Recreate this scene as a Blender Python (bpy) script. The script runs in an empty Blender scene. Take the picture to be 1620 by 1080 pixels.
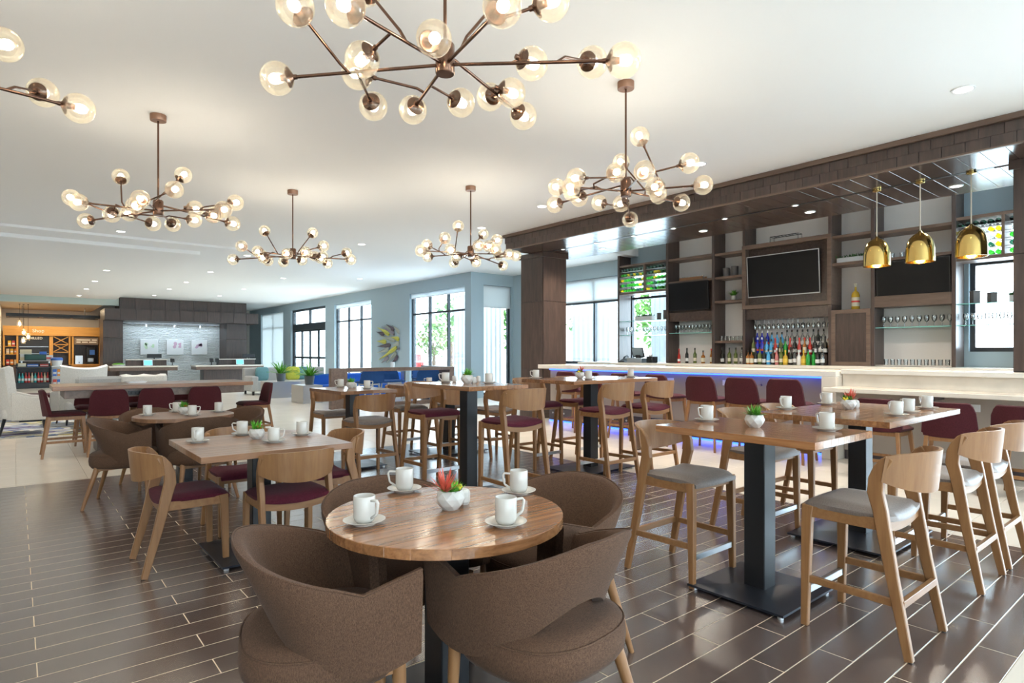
import bpy, bmesh, math, random
from mathutils import Vector, Matrix
random.seed(7)
PI = math.pi
SC = bpy.context.scene
COL = SC.collection

# ------------------------------------------------------------------ camera
cam = bpy.data.cameras.new('camera'); CAM = bpy.data.objects.new('camera', cam); COL.objects.link(CAM)
CAM.location = (0, 0, 1.35); YAW = math.radians(39.45)
CAM.rotation_euler = (PI / 2, 0, -YAW)
cam.sensor_width = 36; cam.lens = 36 * 954 / 1620; cam.shift_y = 18 / 1620
cam.clip_start = 0.05; cam.clip_end = 400
SC.camera = CAM

# ------------------------------------------------------------------ world, sun, daylight, exposure
W = bpy.data.worlds.new('sky'); SC.world = W; W.use_nodes = True
bgn = W.node_tree.nodes['Background']
bgn.inputs[0].default_value = (0.80, 0.90, 1.0, 1); bgn.inputs[1].default_value = 6.0
SC.view_settings.view_transform = 'Standard'; SC.view_settings.look = 'None'
SC.view_settings.gamma = 1; SC.view_settings.use_curve_mapping = False
SC.view_settings.exposure = 0.47
SC.cycles.use_denoising = True
SC.cycles.max_bounces = 9; SC.cycles.diffuse_bounces = 5; SC.cycles.glossy_bounces = 4
SC.cycles.transparent_max_bounces = 24; SC.cycles.transmission_bounces = 6
SC.cycles.sample_clamp_indirect = 4; SC.cycles.sample_clamp_direct = 30; SC.cycles.blur_glossy = 0.5
SC.cycles.caustics_reflective = False; SC.cycles.caustics_refractive = False

def light(name, kind, loc, energy, color=(1, 1, 1), rot=(0, 0, 0), **kw):
    d = bpy.data.lights.new(name, kind); d.energy = energy; d.color = color
    for k, v in kw.items(): setattr(d, k, v)
    o = bpy.data.objects.new(name, d); COL.objects.link(o); o.location = loc; o.rotation_euler = rot
    return o
SUN = light('sun', 'SUN', (0, 0, 30), 4.0, (1, .95, .86), (math.radians(35), 0, math.radians(200)), angle=0.02)
DAY = (0.66, 0.83, 1.0)
# daylight entering the tall windows of the wall behind the camera and of the bar wall
for wx, we in ((-3.6, 60), (0.6, 50), (4.8, 40), (9.0, 40)):
    light('daylight_behind', 'AREA', (wx, -4.75, 1.75), we, DAY, (math.radians(90), 0, 0), shape='RECTANGLE', size=3.2, size_y=2.9)
for (wy, wl) in ((16.4, 3.2), (22.7, 3.2), (27.5, 4.0)):
    light('daylight_side', 'AREA', (10.75, wy, 1.8), 120, DAY, (math.radians(90), 0, math.radians(90)), shape='RECTANGLE', size=wl, size_y=2.9)
light('daylight_bar', 'AREA', (12.35, 10.6, 2.0), 130, DAY, (math.radians(90), 0, math.radians(90)), shape='RECTANGLE', size=3.6, size_y=1.6)
light('daylight_right', 'AREA', (12.4, -2.2, 1.8), 520, DAY, (math.radians(90), 0, math.radians(90)), shape='RECTANGLE', size=4.4, size_y=3.0)
light('daylight_bar', 'AREA', (12.35, 2.0, 2.0), 60, DAY, (math.radians(90), 0, math.radians(90)), shape='RECTANGLE', size=1.8, size_y=1.3)

# ------------------------------------------------------------------ materials
MATS = {}
def _new(name):
    m = bpy.data.materials.new(name); m.use_nodes = True
    nt = m.node_tree; return m, nt, nt.nodes['Principled BSDF']
def mat(name, col, rough=.5, metal=0., bump=0., bscale=60, var=0., spec=None, coat=0., sheen=0., emit=None, estr=0., mottled=0., mscale=4):
    if name in MATS: return MATS[name]
    m, nt, p = _new(name); N = nt.nodes; L = nt.links
    p.inputs['Base Color'].default_value = (*col, 1); p.inputs['Roughness'].default_value = rough
    p.inputs['Metallic'].default_value = metal
    if spec is not None: p.inputs['Specular IOR Level'].default_value = spec
    if coat: p.inputs['Coat Weight'].default_value = coat; p.inputs['Coat Roughness'].default_value = .24
    if sheen: p.inputs['Sheen Weight'].default_value = sheen; p.inputs['Sheen Roughness'].default_value = .5
    if emit: p.inputs['Emission Color'].default_value = (*emit, 1); p.inputs['Emission Strength'].default_value = estr
    src = None
    tc = N.new('ShaderNodeTexCoord')
    if mottled:
        nz = N.new('ShaderNodeTexNoise'); nz.inputs['Scale'].default_value = mscale; nz.inputs['Detail'].default_value = 5
        L.new(tc.outputs['Object'], nz.inputs['Vector'])
        rp = N.new('ShaderNodeValToRGB')
        rp.color_ramp.elements[0].position = .3; rp.color_ramp.elements[1].position = .7
        rp.color_ramp.elements[0].color = (*[c * (1 - mottled) for c in col], 1)
        rp.color_ramp.elements[1].color = (*[min(1, c * (1 + mottled)) for c in col], 1)
        L.new(nz.outputs['Fac'], rp.inputs['Fac']); src = rp.outputs['Color']
    if var:
        oi = N.new('ShaderNodeObjectInfo'); mr = N.new('ShaderNodeMapRange')
        mr.inputs['To Min'].default_value = 1 - var; mr.inputs['To Max'].default_value = 1 + var
        L.new(oi.outputs['Random'], mr.inputs['Value'])
        hs = N.new('ShaderNodeHueSaturation'); hs.inputs['Color'].default_value = (*col, 1)
        if src: L.new(src, hs.inputs['Color'])
        L.new(mr.outputs['Result'], hs.inputs['Value']); src = hs.outputs['Color']
    if src: L.new(src, p.inputs['Base Color'])
    if bump:
        nb = N.new('ShaderNodeTexNoise'); nb.inputs['Scale'].default_value = bscale; nb.inputs['Detail'].default_value = 3
        L.new(tc.outputs['Object'], nb.inputs['Vector'])
        bp = N.new('ShaderNodeBump'); bp.inputs['Strength'].default_value = bump; bp.inputs['Distance'].default_value = .004
        L.new(nb.outputs['Fac'], bp.inputs['Height']); L.new(bp.outputs['Normal'], p.inputs['Normal'])
    MATS[name] = m; return m
def wood(name, dark, lite, rough=.4, axis=0, scale=1., var=.12, coat=0., stretch=14., contrast=1.):
    m, nt, p = _new(name); N = nt.nodes; L = nt.links
    tc = N.new('ShaderNodeTexCoord'); oi = N.new('ShaderNodeObjectInfo')
    mp = N.new('ShaderNodeMapping'); s = [stretch * scale] * 3; s[axis] = 1.1 * scale
    mp.inputs['Scale'].default_value = s
    ml = N.new('ShaderNodeVectorMath'); ml.operation = 'SCALE'; ml.inputs[0].default_value = (13, 7, 5)
    L.new(oi.outputs['Random'], ml.inputs['Scale'])
    ad = N.new('ShaderNodeVectorMath'); L.new(tc.outputs['Object'], ad.inputs[0]); L.new(ml.outputs[0], ad.inputs[1])
    L.new(ad.outputs[0], mp.inputs['Vector'])
    nz = N.new('ShaderNodeTexNoise'); nz.inputs['Scale'].default_value = 2.2; nz.inputs['Detail'].default_value = 6
    nz.inputs['Roughness'].default_value = .62; nz.inputs['Distortion'].default_value = .35
    L.new(mp.outputs['Vector'], nz.inputs['Vector'])
    rp = N.new('ShaderNodeValToRGB'); e = rp.color_ramp.elements
    e[0].position = .5 - .2 / contrast; e[1].position = .5 + .2 / contrast
    e[0].color = (*dark, 1); e[1].color = (*lite, 1)
    L.new(nz.outputs['Fac'], rp.inputs['Fac'])
    mr = N.new('ShaderNodeMapRange'); mr.inputs['To Min'].default_value = 1 - var; mr.inputs['To Max'].default_value = 1 + var
    L.new(oi.outputs['Random'], mr.inputs['Value'])
    hs = N.new('ShaderNodeHueSaturation'); L.new(rp.outputs['Color'], hs.inputs['Color']); L.new(mr.outputs['Result'], hs.inputs['Value'])
    L.new(hs.outputs['Color'], p.inputs['Base Color']); p.inputs['Roughness'].default_value = rough
    if coat: p.inputs['Coat Weight'].default_value = coat; p.inputs['Coat Roughness'].default_value = .1
    MATS[name] = m; return m
def clear(name, tint=(1, 1, 1), gloss=.12, rough=.02, gcol=(1, 1, 1)):
    m = bpy.data.materials.new(name); m.use_nodes = True; nt = m.node_tree; N = nt.nodes; L = nt.links
    N.remove(N['Principled BSDF']); out = N['Material Output']
    t = N.new('ShaderNodeBsdfTransparent'); t.inputs[0].default_value = (*tint, 1)
    g = N.new('ShaderNodeBsdfGlossy'); g.inputs['Roughness'].default_value = rough; g.inputs[0].default_value = (*gcol, 1)
    lw = N.new('ShaderNodeLayerWeight'); lw.inputs[0].default_value = .35
    mr = N.new('ShaderNodeMapRange'); mr.inputs['To Min'].default_value = gloss * .35; mr.inputs['To Max'].default_value = min(1, gloss * 4)
    L.new(lw.outputs['Fresnel'], mr.inputs['Value'])
    mx = N.new('ShaderNodeMixShader'); L.new(mr.outputs['Result'], mx.inputs[0]); L.new(t.outputs[0], mx.inputs[1]); L.new(g.outputs[0], mx.inputs[2])
    L.new(mx.outputs[0], out.inputs[0]); MATS[name] = m; return m
def glow(name, col, s):
    m = bpy.data.materials.new(name); m.use_nodes = True; nt = m.node_tree; N = nt.nodes
    N.remove(N['Principled BSDF']); e = N.new('ShaderNodeEmission'); e.inputs[0].default_value = (*col, 1); e.inputs[1].default_value = s
    nt.links.new(e.outputs[0], N['Material Output'].inputs[0]); MATS[name] = m; return m
def fabric(name, a, b, scale=260, rough=.9, sheen=.04):
    m, nt, p = _new(name); N = nt.nodes; L = nt.links
    tc = N.new('ShaderNodeTexCoord')
    outs = []
    for ax in (0, 2):
        mp = N.new('ShaderNodeMapping'); s = [scale] * 3; s[ax] = scale * .18; mp.inputs['Scale'].default_value = s
        L.new(tc.outputs['Object'], mp.inputs['Vector'])
        nz = N.new('ShaderNodeTexNoise'); nz.inputs['Scale'].default_value = 1.; nz.inputs['Detail'].default_value = 2
        L.new(mp.outputs['Vector'], nz.inputs['Vector']); outs.append(nz.outputs['Fac'])
    md = N.new('ShaderNodeMath'); md.operation = 'ADD'; L.new(outs[0], md.inputs[0]); L.new(outs[1], md.inputs[1])
    rp = N.new('ShaderNodeValToRGB'); rp.color_ramp.elements[0].position = .8 / 2; rp.color_ramp.elements[1].position = 1.2 / 2
    rp.color_ramp.elements[0].color = (*a, 1); rp.color_ramp.elements[1].color = (*b, 1)
    hf = N.new('ShaderNodeMath'); hf.operation = 'MULTIPLY'; hf.inputs[1].default_value = .5
    L.new(md.outputs[0], hf.inputs[0]); L.new(hf.outputs[0], rp.inputs['Fac'])
    L.new(rp.outputs['Color'], p.inputs['Base Color']); p.inputs['Roughness'].default_value = rough
    p.inputs['Sheen Weight'].default_value = sheen; p.inputs['Sheen Roughness'].default_value = .5; p.inputs['Specular IOR Level'].default_value = .2
    bp = N.new('ShaderNodeBump'); bp.inputs['Strength'].default_value = .25; bp.inputs['Distance'].default_value = .002
    L.new(hf.outputs[0], bp.inputs['Height']); L.new(bp.outputs['Normal'], p.inputs['Normal'])
    MATS[name] = m; return m

M_CEIL = mat('ceiling_paint', (.90, .90, .90), .7)
M_WALL = mat('wall_paint_blue_grey', (.36, .46, .52), .6, bump=.05, bscale=200)
M_WALLW = mat('wall_paint_warm_white', (.74, .72, .68), .6)
M_BARWALL = mat('bar_wall_patterned_paper', (.82, .79, .77), .6, bump=.25, bscale=45)
M_DTILE = mat('dark_floor_tile', (.100, .070, .061), .26, var=.12, mottled=.07, mscale=3.5, spec=1., coat=1.)
M_GROUT = mat('cream_grout', (.74, .62, .46), .6)
M_CTILE = mat('cream_floor_tile', (.77, .70, .60), .22, var=.025, mottled=.03, mscale=2)
M_CGROUT = mat('beige_grout', (.58, .52, .44), .5)
M_OAK = wood('oak_chair', (.21, .094, .033), (.30, .148, .058), .42, axis=2, var=.06)
M_OAKX = wood('oak_chair_cross', (.21, .094, .033), (.30, .148, .058), .42, axis=0, var=.06)
M_WALN = wood('walnut_board', (.17, .062, .022), (.42, .195, .078), .2, axis=1, var=.2, coat=.3, stretch=22, contrast=.75)
M_WALNX = wood('walnut_board_cross', (.145, .054, .020), (.38, .175, .072), .2, axis=0, var=.22, coat=.3, stretch=22, contrast=.75)
M_WALNF = wood('brown_walnut_laminate', (.17, .080, .040), (.31, .160, .085), .28, axis=0, var=.12, coat=.15, stretch=12)
M_DWOOD = wood('dark_stained_wood', (.040, .027, .024), (.080, .053, .044), .35, axis=2, var=.10, stretch=10)
M_DWOODY = wood('dark_stained_wood_long', (.046, .031, .027), (.088, .059, .048), .20, axis=0, var=.12, stretch=10)
M_GWOOD = wood('grey_brown_wood', (.100, .064, .048), (.165, .110, .083), .4, axis=1, var=.1, stretch=10)
M_BLACK = mat('black_powder_metal', (.018, .018, .020), .32, .3)
M_PLATE = mat('dark_base_plate', (.030, .034, .046), .32, .5)
M_CHROME = mat('brushed_steel', (.62, .64, .66), .28, 1.)
M_GREYS = fabric('grey_brown_seat', (.150, .115, .098), (.21, .165, .142), 300, .5, .1)
M_GREYS.node_tree.nodes['Principled BSDF'].inputs['Specular IOR Level'].default_value = .6
M_BURG = fabric('burgundy_seat', (.062, .007, .015), (.098, .013, .026), 300)
M_PLUM = fabric('plum_fabric', (.042, .007, .010), (.068, .013, .018), 300)
M_TAUPE = fabric('taupe_tweed', (.060, .031, .018), (.128, .070, .043), 540)
M_CHINA = mat('white_china', (.56, .525, .475), .16)
M_POT = mat('white_ceramic_pot', (.58, .56, .52), .35)
M_LEAF = mat('bright_green_leaf', (.10, .34, .025), .45, var=.25)
M_LEAFD = mat('deep_green_leaf', (.035, .14, .03), .5, var=.25)
M_CORAL = mat('coral_leaf', (.62, .10, .06), .5); M_YEL = mat('yellow_bud', (.70, .55, .02), .5); M_ORNG = mat('orange_leaf', (.70, .17, .03), .5)
M_SOIL = mat('dark_soil', (.03, .02, .015), .9)
M_BRONZE = mat('dark_bronze', (.16, .085, .055), .22, .9)
M_COPPER = mat('copper_canopy', (.30, .16, .10), .35, .6)
M_GLOBE = clear('smoked_amber_glass', (.98, .94, .86), .10, .03, (1, .96, .88))
_n = M_GLOBE.node_tree; _t = _n.nodes.new('ShaderNodeBsdfTranslucent'); _t.inputs[0].default_value = (1, .90, .72, 1); _m = _n.nodes.new('ShaderNodeMixShader'); _m.inputs[0].default_value = .045
_l = _n.nodes['Material Output'].inputs[0].links[0]; _s = _l.from_socket; _n.links.new(_s, _m.inputs[1]); _n.links.new(_t.outputs[0], _m.inputs[2]); _n.links.new(_m.outputs[0], _n.nodes['Material Output'].inputs[0])
M_BULB = glow('warm_bulb', (1, .92, .79), 48)
M_GLASS = clear('window_glass', (.93, .97, .97), .06)
M_SHELFG = clear('green_shelf_glass', (.78, .95, .92), .15)
M_EDGEG = mat('green_glass_edge', (.25, .60, .55), .1)
M_WARE = clear('clear_glassware', (.90, .92, .92), .30)
M_FRAME = mat('dark_window_frame', (.025, .032, .040), .4)
M_SHADE = clear('white_roller_fabric', (.45, .48, .5), .0)
M_MARB = mat('white_quartz', (.74, .66, .56), .15, mottled=.07, mscale=5)
M_QEDGE = mat('pale_quartz', (.74, .69, .62), .2)
M_BARPANEL = mat('taupe_bar_panel', (.34, .29, .25), .45)
M_KICK = mat('dark_kick_tile', (.05, .04, .045), .3)
M_BLUELED = glow('blue_led', (.03, .10, 1.0), 5)
M_BRASS = mat('polished_brass', (.70, .50, .17), .12, 1.)
M_TV = mat('tv_screen', (.005, .005, .006), .35, spec=.25); M_TVF = mat('tv_bezel_silver', (.62, .62, .63), .35, .3); M_TVB = mat('tv_bezel_black', (.012, .012, .013), .3)
M_WHITE = mat('white_plastic', (.80, .80, .80), .4); M_LENS = glow('downlight_lens', (1, .96, .88), 9); M_TRIM = mat('white_trim', (.82, .82, .82), .5)
M_BLUEF = fabric('navy_blue_fabric', (.012, .045, .15), (.02, .075, .23), 250)
M_GREYF = fabric('pale_grey_fabric', (.34, .34, .33), (.45, .45, .44), 250)
M_WHITEF = fabric('cream_white_fabric', (.62, .59, .54), (.76, .73, .68), 200)
M_TEAL = fabric('teal_fabric', (.10, .22, .24), (.15, .30, .32), 250); M_LIME = fabric('lime_fabric', (.42, .45, .05), (.55, .57, .10), 250)

# ------------------------------------------------------------------ mesh helpers
class MB:
    def __init__(s): s.v = []; s.f = []; s.m = Matrix.Identity(4)
    def at(s, loc=(0, 0, 0), rz=0., rx=0., ry=0.):
        s.m = Matrix.Translation(loc) @ Matrix.Rotation(rz, 4, 'Z') @ Matrix.Rotation(ry, 4, 'Y') @ Matrix.Rotation(rx, 4, 'X'); return s
    def add(s, vs, fs):
        n = len(s.v); s.v += [tuple(s.m @ Vector(p)) for p in vs]; s.f += [tuple(n + i for i in f) for f in fs]; return s
    def box(s, a, b):
        (x0, y0, z0), (x1, y1, z1) = a, b
        return s.add([(x0, y0, z0), (x1, y0, z0), (x1, y1, z0), (x0, y1, z0), (x0, y0, z1), (x1, y0, z1), (x1, y1, z1), (x0, y1, z1)],
                     [(3, 2, 1, 0), (4, 5, 6, 7), (0, 1, 5, 4), (1, 2, 6, 5), (2, 3, 7, 6), (3, 0, 4, 7)])
    def cbox(s, c, d): return s.box([c[i] - d[i] / 2 for i in range(3)], [c[i] + d[i] / 2 for i in range(3)])
    def loft(s, rings, caps=True, closed=True):
        n = len(rings[0]); vs = [p for r in rings for p in r]; fs = []
        for i in range(len(rings) - 1):
            for j in range(n if closed else n - 1):
                k = (j + 1) % n; fs.append((i * n + j, i * n + k, (i + 1) * n + k, (i + 1) * n + j))
        if caps: fs.append(tuple(reversed(range(n)))); fs.append(tuple((len(rings) - 1) * n + j for j in range(n)))
        return s.add(vs, fs)
    def lathe(s, prof, n=20, c=(0, 0, 0), caps=True):
        return s.loft([[(c[0] + r * math.cos(2 * PI * j / n), c[1] + r * math.sin(2 * PI * j / n), c[2] + z) for j in range(n)] for r, z in prof], caps)
    def tube(s, path, r, n=8, caps=True):
        P = [Vector(p) for p in path]; R = r if isinstance(r, (list, tuple)) else [r] * len(P); rings = []
        up = None
        for i, p in enumerate(P):
            d = (P[min(i + 1, len(P) - 1)] - P[max(i - 1, 0)]).normalized()
            if up is None: up = Vector((0, 0, 1)) if abs(d.z) < .95 else Vector((1, 0, 0))
            a = d.cross(up).normalized(); b = a.cross(d).normalized(); up = b
            rings.append([tuple(p + (a * math.cos(2 * PI * j / n) + b * math.sin(2 * PI * j / n)) * R[i]) for j in range(n)])
        return s.loft(rings, caps)
    def beam(s, path, sizes, side=(1, 0, 0)):
        """rectangular section beam: sizes[i]=(w along side, h across)"""
        P = [Vector(p) for p in path]; S = Vector(side).normalized(); rings = []
        for i, p in enumerate(P):
            d = (P[min(i + 1, len(P) - 1)] - P[max(i - 1, 0)]).normalized()
            t = d.cross(S).normalized(); w, h = sizes[i] if isinstance(sizes, list) else sizes
            rings.append([tuple(p + S * w / 2 * a + t * h / 2 * b) for a, b in ((-1, -1), (1, -1), (1, 1), (-1, 1))])
        return s.loft(rings)
    def prism(s, poly, z0, z1):
        return s.loft([[(x, y, z0) for x, y in poly], [(x, y, z1) for x, y in poly]])
    def sphere(s, c, r, n=16, m=10, sx=1, sy=1, sz=1):
        rings = []
        for i in range(1, m):
            t = PI * i / m
            rings.append([(c[0] + sx * r * math.sin(t) * math.cos(2 * PI * j / n), c[1] + sy * r * math.sin(t) * math.sin(2 * PI * j / n), c[2] - sz * r * math.cos(t)) for j in range(n)])
        return s.loft(rings)
    def mesh(s, name, smooth=None, bevel=0., seg=1):
        me = bpy.data.meshes.new(name); me.from_pydata(s.v, [], s.f)
        bm = bmesh.new(); bm.from_mesh(me)
        bmesh.ops.recalc_face_normals(bm, faces=bm.faces)
        if bevel:
            ed = [e for e in bm.edges if len(e.link_faces) == 2 and e.calc_face_angle(0) > .6]
            bmesh.ops.bevel(bm, geom=ed, offset=bevel, segments=seg, affect='EDGES', profile=.5, clamp_overlap=True)
        bm.to_mesh(me); bm.free()
        if smooth is not None:
            me.shade_smooth(); me.set_sharp_from_angle(angle=math.radians(smooth))
        return me
    def build(s, name, material, parent=None, smooth=None, bevel=0., seg=1, loc=None):
        me = s.mesh(name, smooth, bevel, seg); me.materials.append(material)
        return obj(name, me, parent, loc)
def obj(name, me, parent=None, loc=None, rz=0.):
    o = bpy.data.objects.new(name, me); COL.objects.link(o)
    if loc is not None: o.location = loc
    if rz: o.rotation_euler = (0, 0, rz)
    if parent is not None: o.parent = parent
    return o
def thing(name, label, cat, loc=(0, 0, 0), rz=0., group=None):
    o = obj(name, None, None, loc, rz); o['label'] = label; o['category'] = cat
    if group: o['group'] = group
    return o
def tag(o, label, cat, group=None, kind=None):
    o['label'] = label; o['category'] = cat
    if group: o['group'] = group
    if kind: o['kind'] = kind
    return o
def struct(o): o['kind'] = 'structure'; return o
CH = {}
def dup(root, label=None, loc=None, rz=None, group=None, parent=None):
    kids = [c for c in KIDS(root)]
    r = root.copy(); COL.objects.link(r)
    if parent is not None: r.parent = parent
    if label is not None: r['label'] = label
    if loc is not None: r.location = loc
    if rz is not None: r.rotation_euler = (0, 0, rz)
    if group: r['group'] = group
    for k in kids: dup(k, parent=r)
    return r
def KIDS(o): return [c for c in o.children]
ORD = ['first', 'second', 'third', 'fourth', 'fifth', 'sixth', 'seventh', 'eighth', 'ninth', 'tenth', 'eleventh', 'twelfth', 'thirteenth', 'fourteenth', 'fifteenth', 'sixteenth', 'seventeenth', 'eighteenth', 'nineteenth', 'twentieth']
def depth_of(x, y): return x * math.sin(YAW) + y * math.cos(YAW), x * math.cos(YAW) - y * math.sin(YAW)
def in_view(x, y, m=.06):
    d, r = depth_of(x, y); return d > .3 and abs(r / d) < 810 / 954 + m
R = math.radians
# ==BODY==

# ================================================================== STRUCTURE
CEIL = 3.75
# ---- floor: recessed grout bed, plank tiles and large cream tiles laid on it
DX0, DX1, DY0, DY1 = -3.2, 5.38, .636, 7.89
b = MB(); b.box((-7.5, -5.2, -.12), (14, 36.5, -.012)); FLOOR = struct(b.build('floor', M_CGROUT))
b = MB(); b.box((DX0, DY0, -.011), (DX1, DY1, -.0006)); b.build('grout_bed', M_GROUT, FLOOR)
PW = .1507; PL = .92; G = .0019
tiles = []
row = -1
while .785 + row * PW < DY1:
    y0 = max(.785 + row * PW, DY0); y1 = min(.785 + (row + 1) * PW, DY1)
    ph = .67 if row % 2 else .07
    k = math.floor((DX0 - ph) / PL)
    while ph + k * PL < DX1:
        x0 = max(ph + k * PL, DX0); x1 = min(ph + (k + 1) * PL, DX1)
        if x1 - x0 > .02 and y1 - y0 > .02: tiles.append((x0, x1, y0, y1))
        k += 1
    row += 1
def lay(tiles, material, nm, topz, limit=295, g=G):
    def key(t):
        cx, cy = (t[0] + t[1]) / 2, (t[2] + t[3]) / 2
        return (0 if in_view(cx, cy, .12) else 1, math.hypot(cx, cy))
    tiles = sorted(tiles, key=key); cache = {}
    for t in tiles[:limit]:
        sx, sy = round(t[1] - t[0] - 2 * g, 4), round(t[3] - t[2] - 2 * g, 4)
        if (sx, sy) not in cache:
            q = MB(); q.box((-sx / 2, -sy / 2, -.009), (sx / 2, sy / 2, 0))
            me = q.mesh(nm, bevel=.001); me.materials.append(material); cache[(sx, sy)] = me
        obj(nm, cache[(sx, sy)], FLOOR, ((t[0] + t[1]) / 2, (t[2] + t[3]) / 2, topz))
    q = MB()
    for t in tiles[limit:]: q.box((t[0] + g, t[2] + g, topz - .009), (t[1] - g, t[3] - g, topz))
    o = q.build(nm + '_field', material, FLOOR); o['kind'] = 'stuff'
lay(tiles, M_DTILE, 'plank_tile', 0.)
ct = []
def cream(x0, x1, y0, y1):
    xs = [x0] + [.6 * i for i in range(-20, 40) if x0 + .05 < .6 * i < x1 - .05] + [x1]
    ys = [y0] + [.6 * i + .2 for i in range(-20, 80) if y0 + .05 < .6 * i + .2 < y1 - .05] + [y1]
    for a, c in zip(xs, xs[1:]):
        for d, e in zip(ys, ys[1:]): ct.append((a, c, d, e))
cream(DX1, 12.0, -5, DY1); cream(-7.4, 12.0, DY1, 36.4); cream(-7.4, DX1, -5, DY0); cream(-7.4, DX0, DY0, DY1)
lay(ct, M_CTILE, 'floor_tile', 0., 295, .0012)

# ---- ceiling with a dropped field over the far lounge
b = MB(); b.box((-7.5, -5.2, CEIL), (9.66, 36.5, CEIL + .15)); b.box((9.66, 9.62, CEIL), (12.4, 36.5, CEIL + .15)); b.box((9.66, -5.2, 4.3), (12.4, 9.62, 4.45)); b.box((9.66, 9.62, CEIL + .15), (12.4, 9.7, 4.45)); b.box((9.58, -5.2, CEIL + .15), (9.66, 9.7, 4.45)); CE = struct(b.build('ceiling', M_CEIL))
b = MB(); b.box((-7.4, 15.4, CEIL - .13), (3.3, 30.6, CEIL - .001)); b.build('dropped_field', M_CEIL, CE, bevel=.01)
b = MB(); b.box((-7.4, 14.6, CEIL - .05), (3.9, 15.4, CEIL - .001)); b.build('ceiling_step', M_CEIL, CE)

# ---- outer walls
def wall_x(name, X0, X1, y0, y1, holes, material, z1=CEIL):
    """wall in the YZ plane with holes (ya,yb,za,zb)"""
    q = MB(); ys = sorted(holes); cur = y0
    for (a, c, za, zb) in ys:
        if a > cur: q.box((X0, cur, 0), (X1, a, z1))
        if za > 0: q.box((X0, a, 0), (X1, c, za))
        if zb < z1: q.box((X0, a, zb), (X1, c, z1))
        cur = c
    if cur < y1: q.box((X0, cur, 0), (X1, y1, z1))
    return struct(q.build(name, material))
def wall_y(name, Y0, Y1, x0, x1, holes, material, z1=CEIL):
    q = MB(); cur = x0
    for (a, c, za, zb) in sorted(holes):
        if a > cur: q.box((cur, Y0, 0), (a, Y1, z1))
        if za > 0: q.box((a, Y0, 0), (c, Y1, za))
        if zb < z1: q.box((a, Y0, zb), (c, Y1, z1))
        cur = c
    if cur < x1: q.box((cur, Y0, 0), (x1, Y1, z1))
    return struct(q.build(name, material))
WX = 10.39
H_FAR = (30.75, 34.3, .0, 3.42); H_DOOR = (25.4, 29.65, 0., 3.42); H_WIN = (21.03, 24.43, .08, 3.38); H_BIG = (14.85, 18.13, .08, 3.36)
wall_x('wall_right', WX, WX + .25, 14.53, 36.5, [H_FAR, H_DOOR, H_WIN, H_BIG], M_WALL)
H_RET = (10.85, 11.93, .08, 3.40)
wall_y('wall_return', 14.53, 14.78, WX + .25, 12.25, [H_RET], M_WALL)
H_BL = (8.62, 12.6, 1.05, 3.36); H_BR = (.9, 2.86, 1.37, 3.46)
wall_x('wall_bar', 12.0, 12.25, -5.2, 14.53, [H_BL, H_BR, (-4.5, .1, .15, 3.3)], M_WALL, 4.44)
wall_y('wall_back', 36.4, 36.6, -7.6, WX + .2, [], M_WALLW)
wall_x('wall_left', -7.6, -7.4, -5.2, 36.5, [], M_WALLW)
wall_y('wall_behind', -5.2, -5.0, -7.6, 12.25, [(-5.2, -2.0, .2, 3.3), (-1., 2.2, .2, 3.3), (3.2, 6.4, .2, 3.3), (7.4, 10.6, .2, 3.3)], M_WALL)

# ---- windows: frame, mullions, panes, jamb lining
WN = [0]
def window_x(X, h, mull, rails, fw=.07, depth=.09, pane_side=1):
    WN[0] += 1; y0, y1, z0, z1 = h
    r = struct(obj('window_%d' % WN[0], None, None, (X, (y0 + y1) / 2, z0)))
    oy = (y0 + y1) / 2
    q = MB(); d = depth / 2
    q.box((-d, y0 - oy, 0), (d, y0 - oy + fw, z1 - z0)); q.box((-d, y1 - oy - fw, 0), (d, y1 - oy, z1 - z0))
    q.box((-d, y0 - oy + fw, 0), (d, y1 - oy - fw, fw)); q.box((-d, y0 - oy + fw, z1 - z0 - fw), (d, y1 - oy - fw, z1 - z0))
    q.build('window_frame', M_FRAME, r)
    ys = [y0 + fw] + list(mull) + [y1 - fw]; zs = [z0 + fw] + list(rails) + [z1 - fw]
    for m in mull:
        q = MB(); q.box((-d, m - oy - .03, fw), (d, m - oy + .03, z1 - z0 - fw)); q.build('mullion', M_FRAME, r)
    for m in rails:
        q = MB(); q.box((-d * .8, y0 - oy + fw, m - z0 - .03), (d * .8, y1 - oy - fw, m - z0 + .03)); q.build('glazing_rail', M_FRAME, r)
    for a, c in zip(ys, ys[1:]):
        for e, g in zip(zs, zs[1:]):
            q = MB(); q.box((-.005, a - oy + .03, e - z0 + .03), (.005, c - oy - .03, g - z0 - .03)); q.build('pane', M_GLASS, r)
    return r
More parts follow.
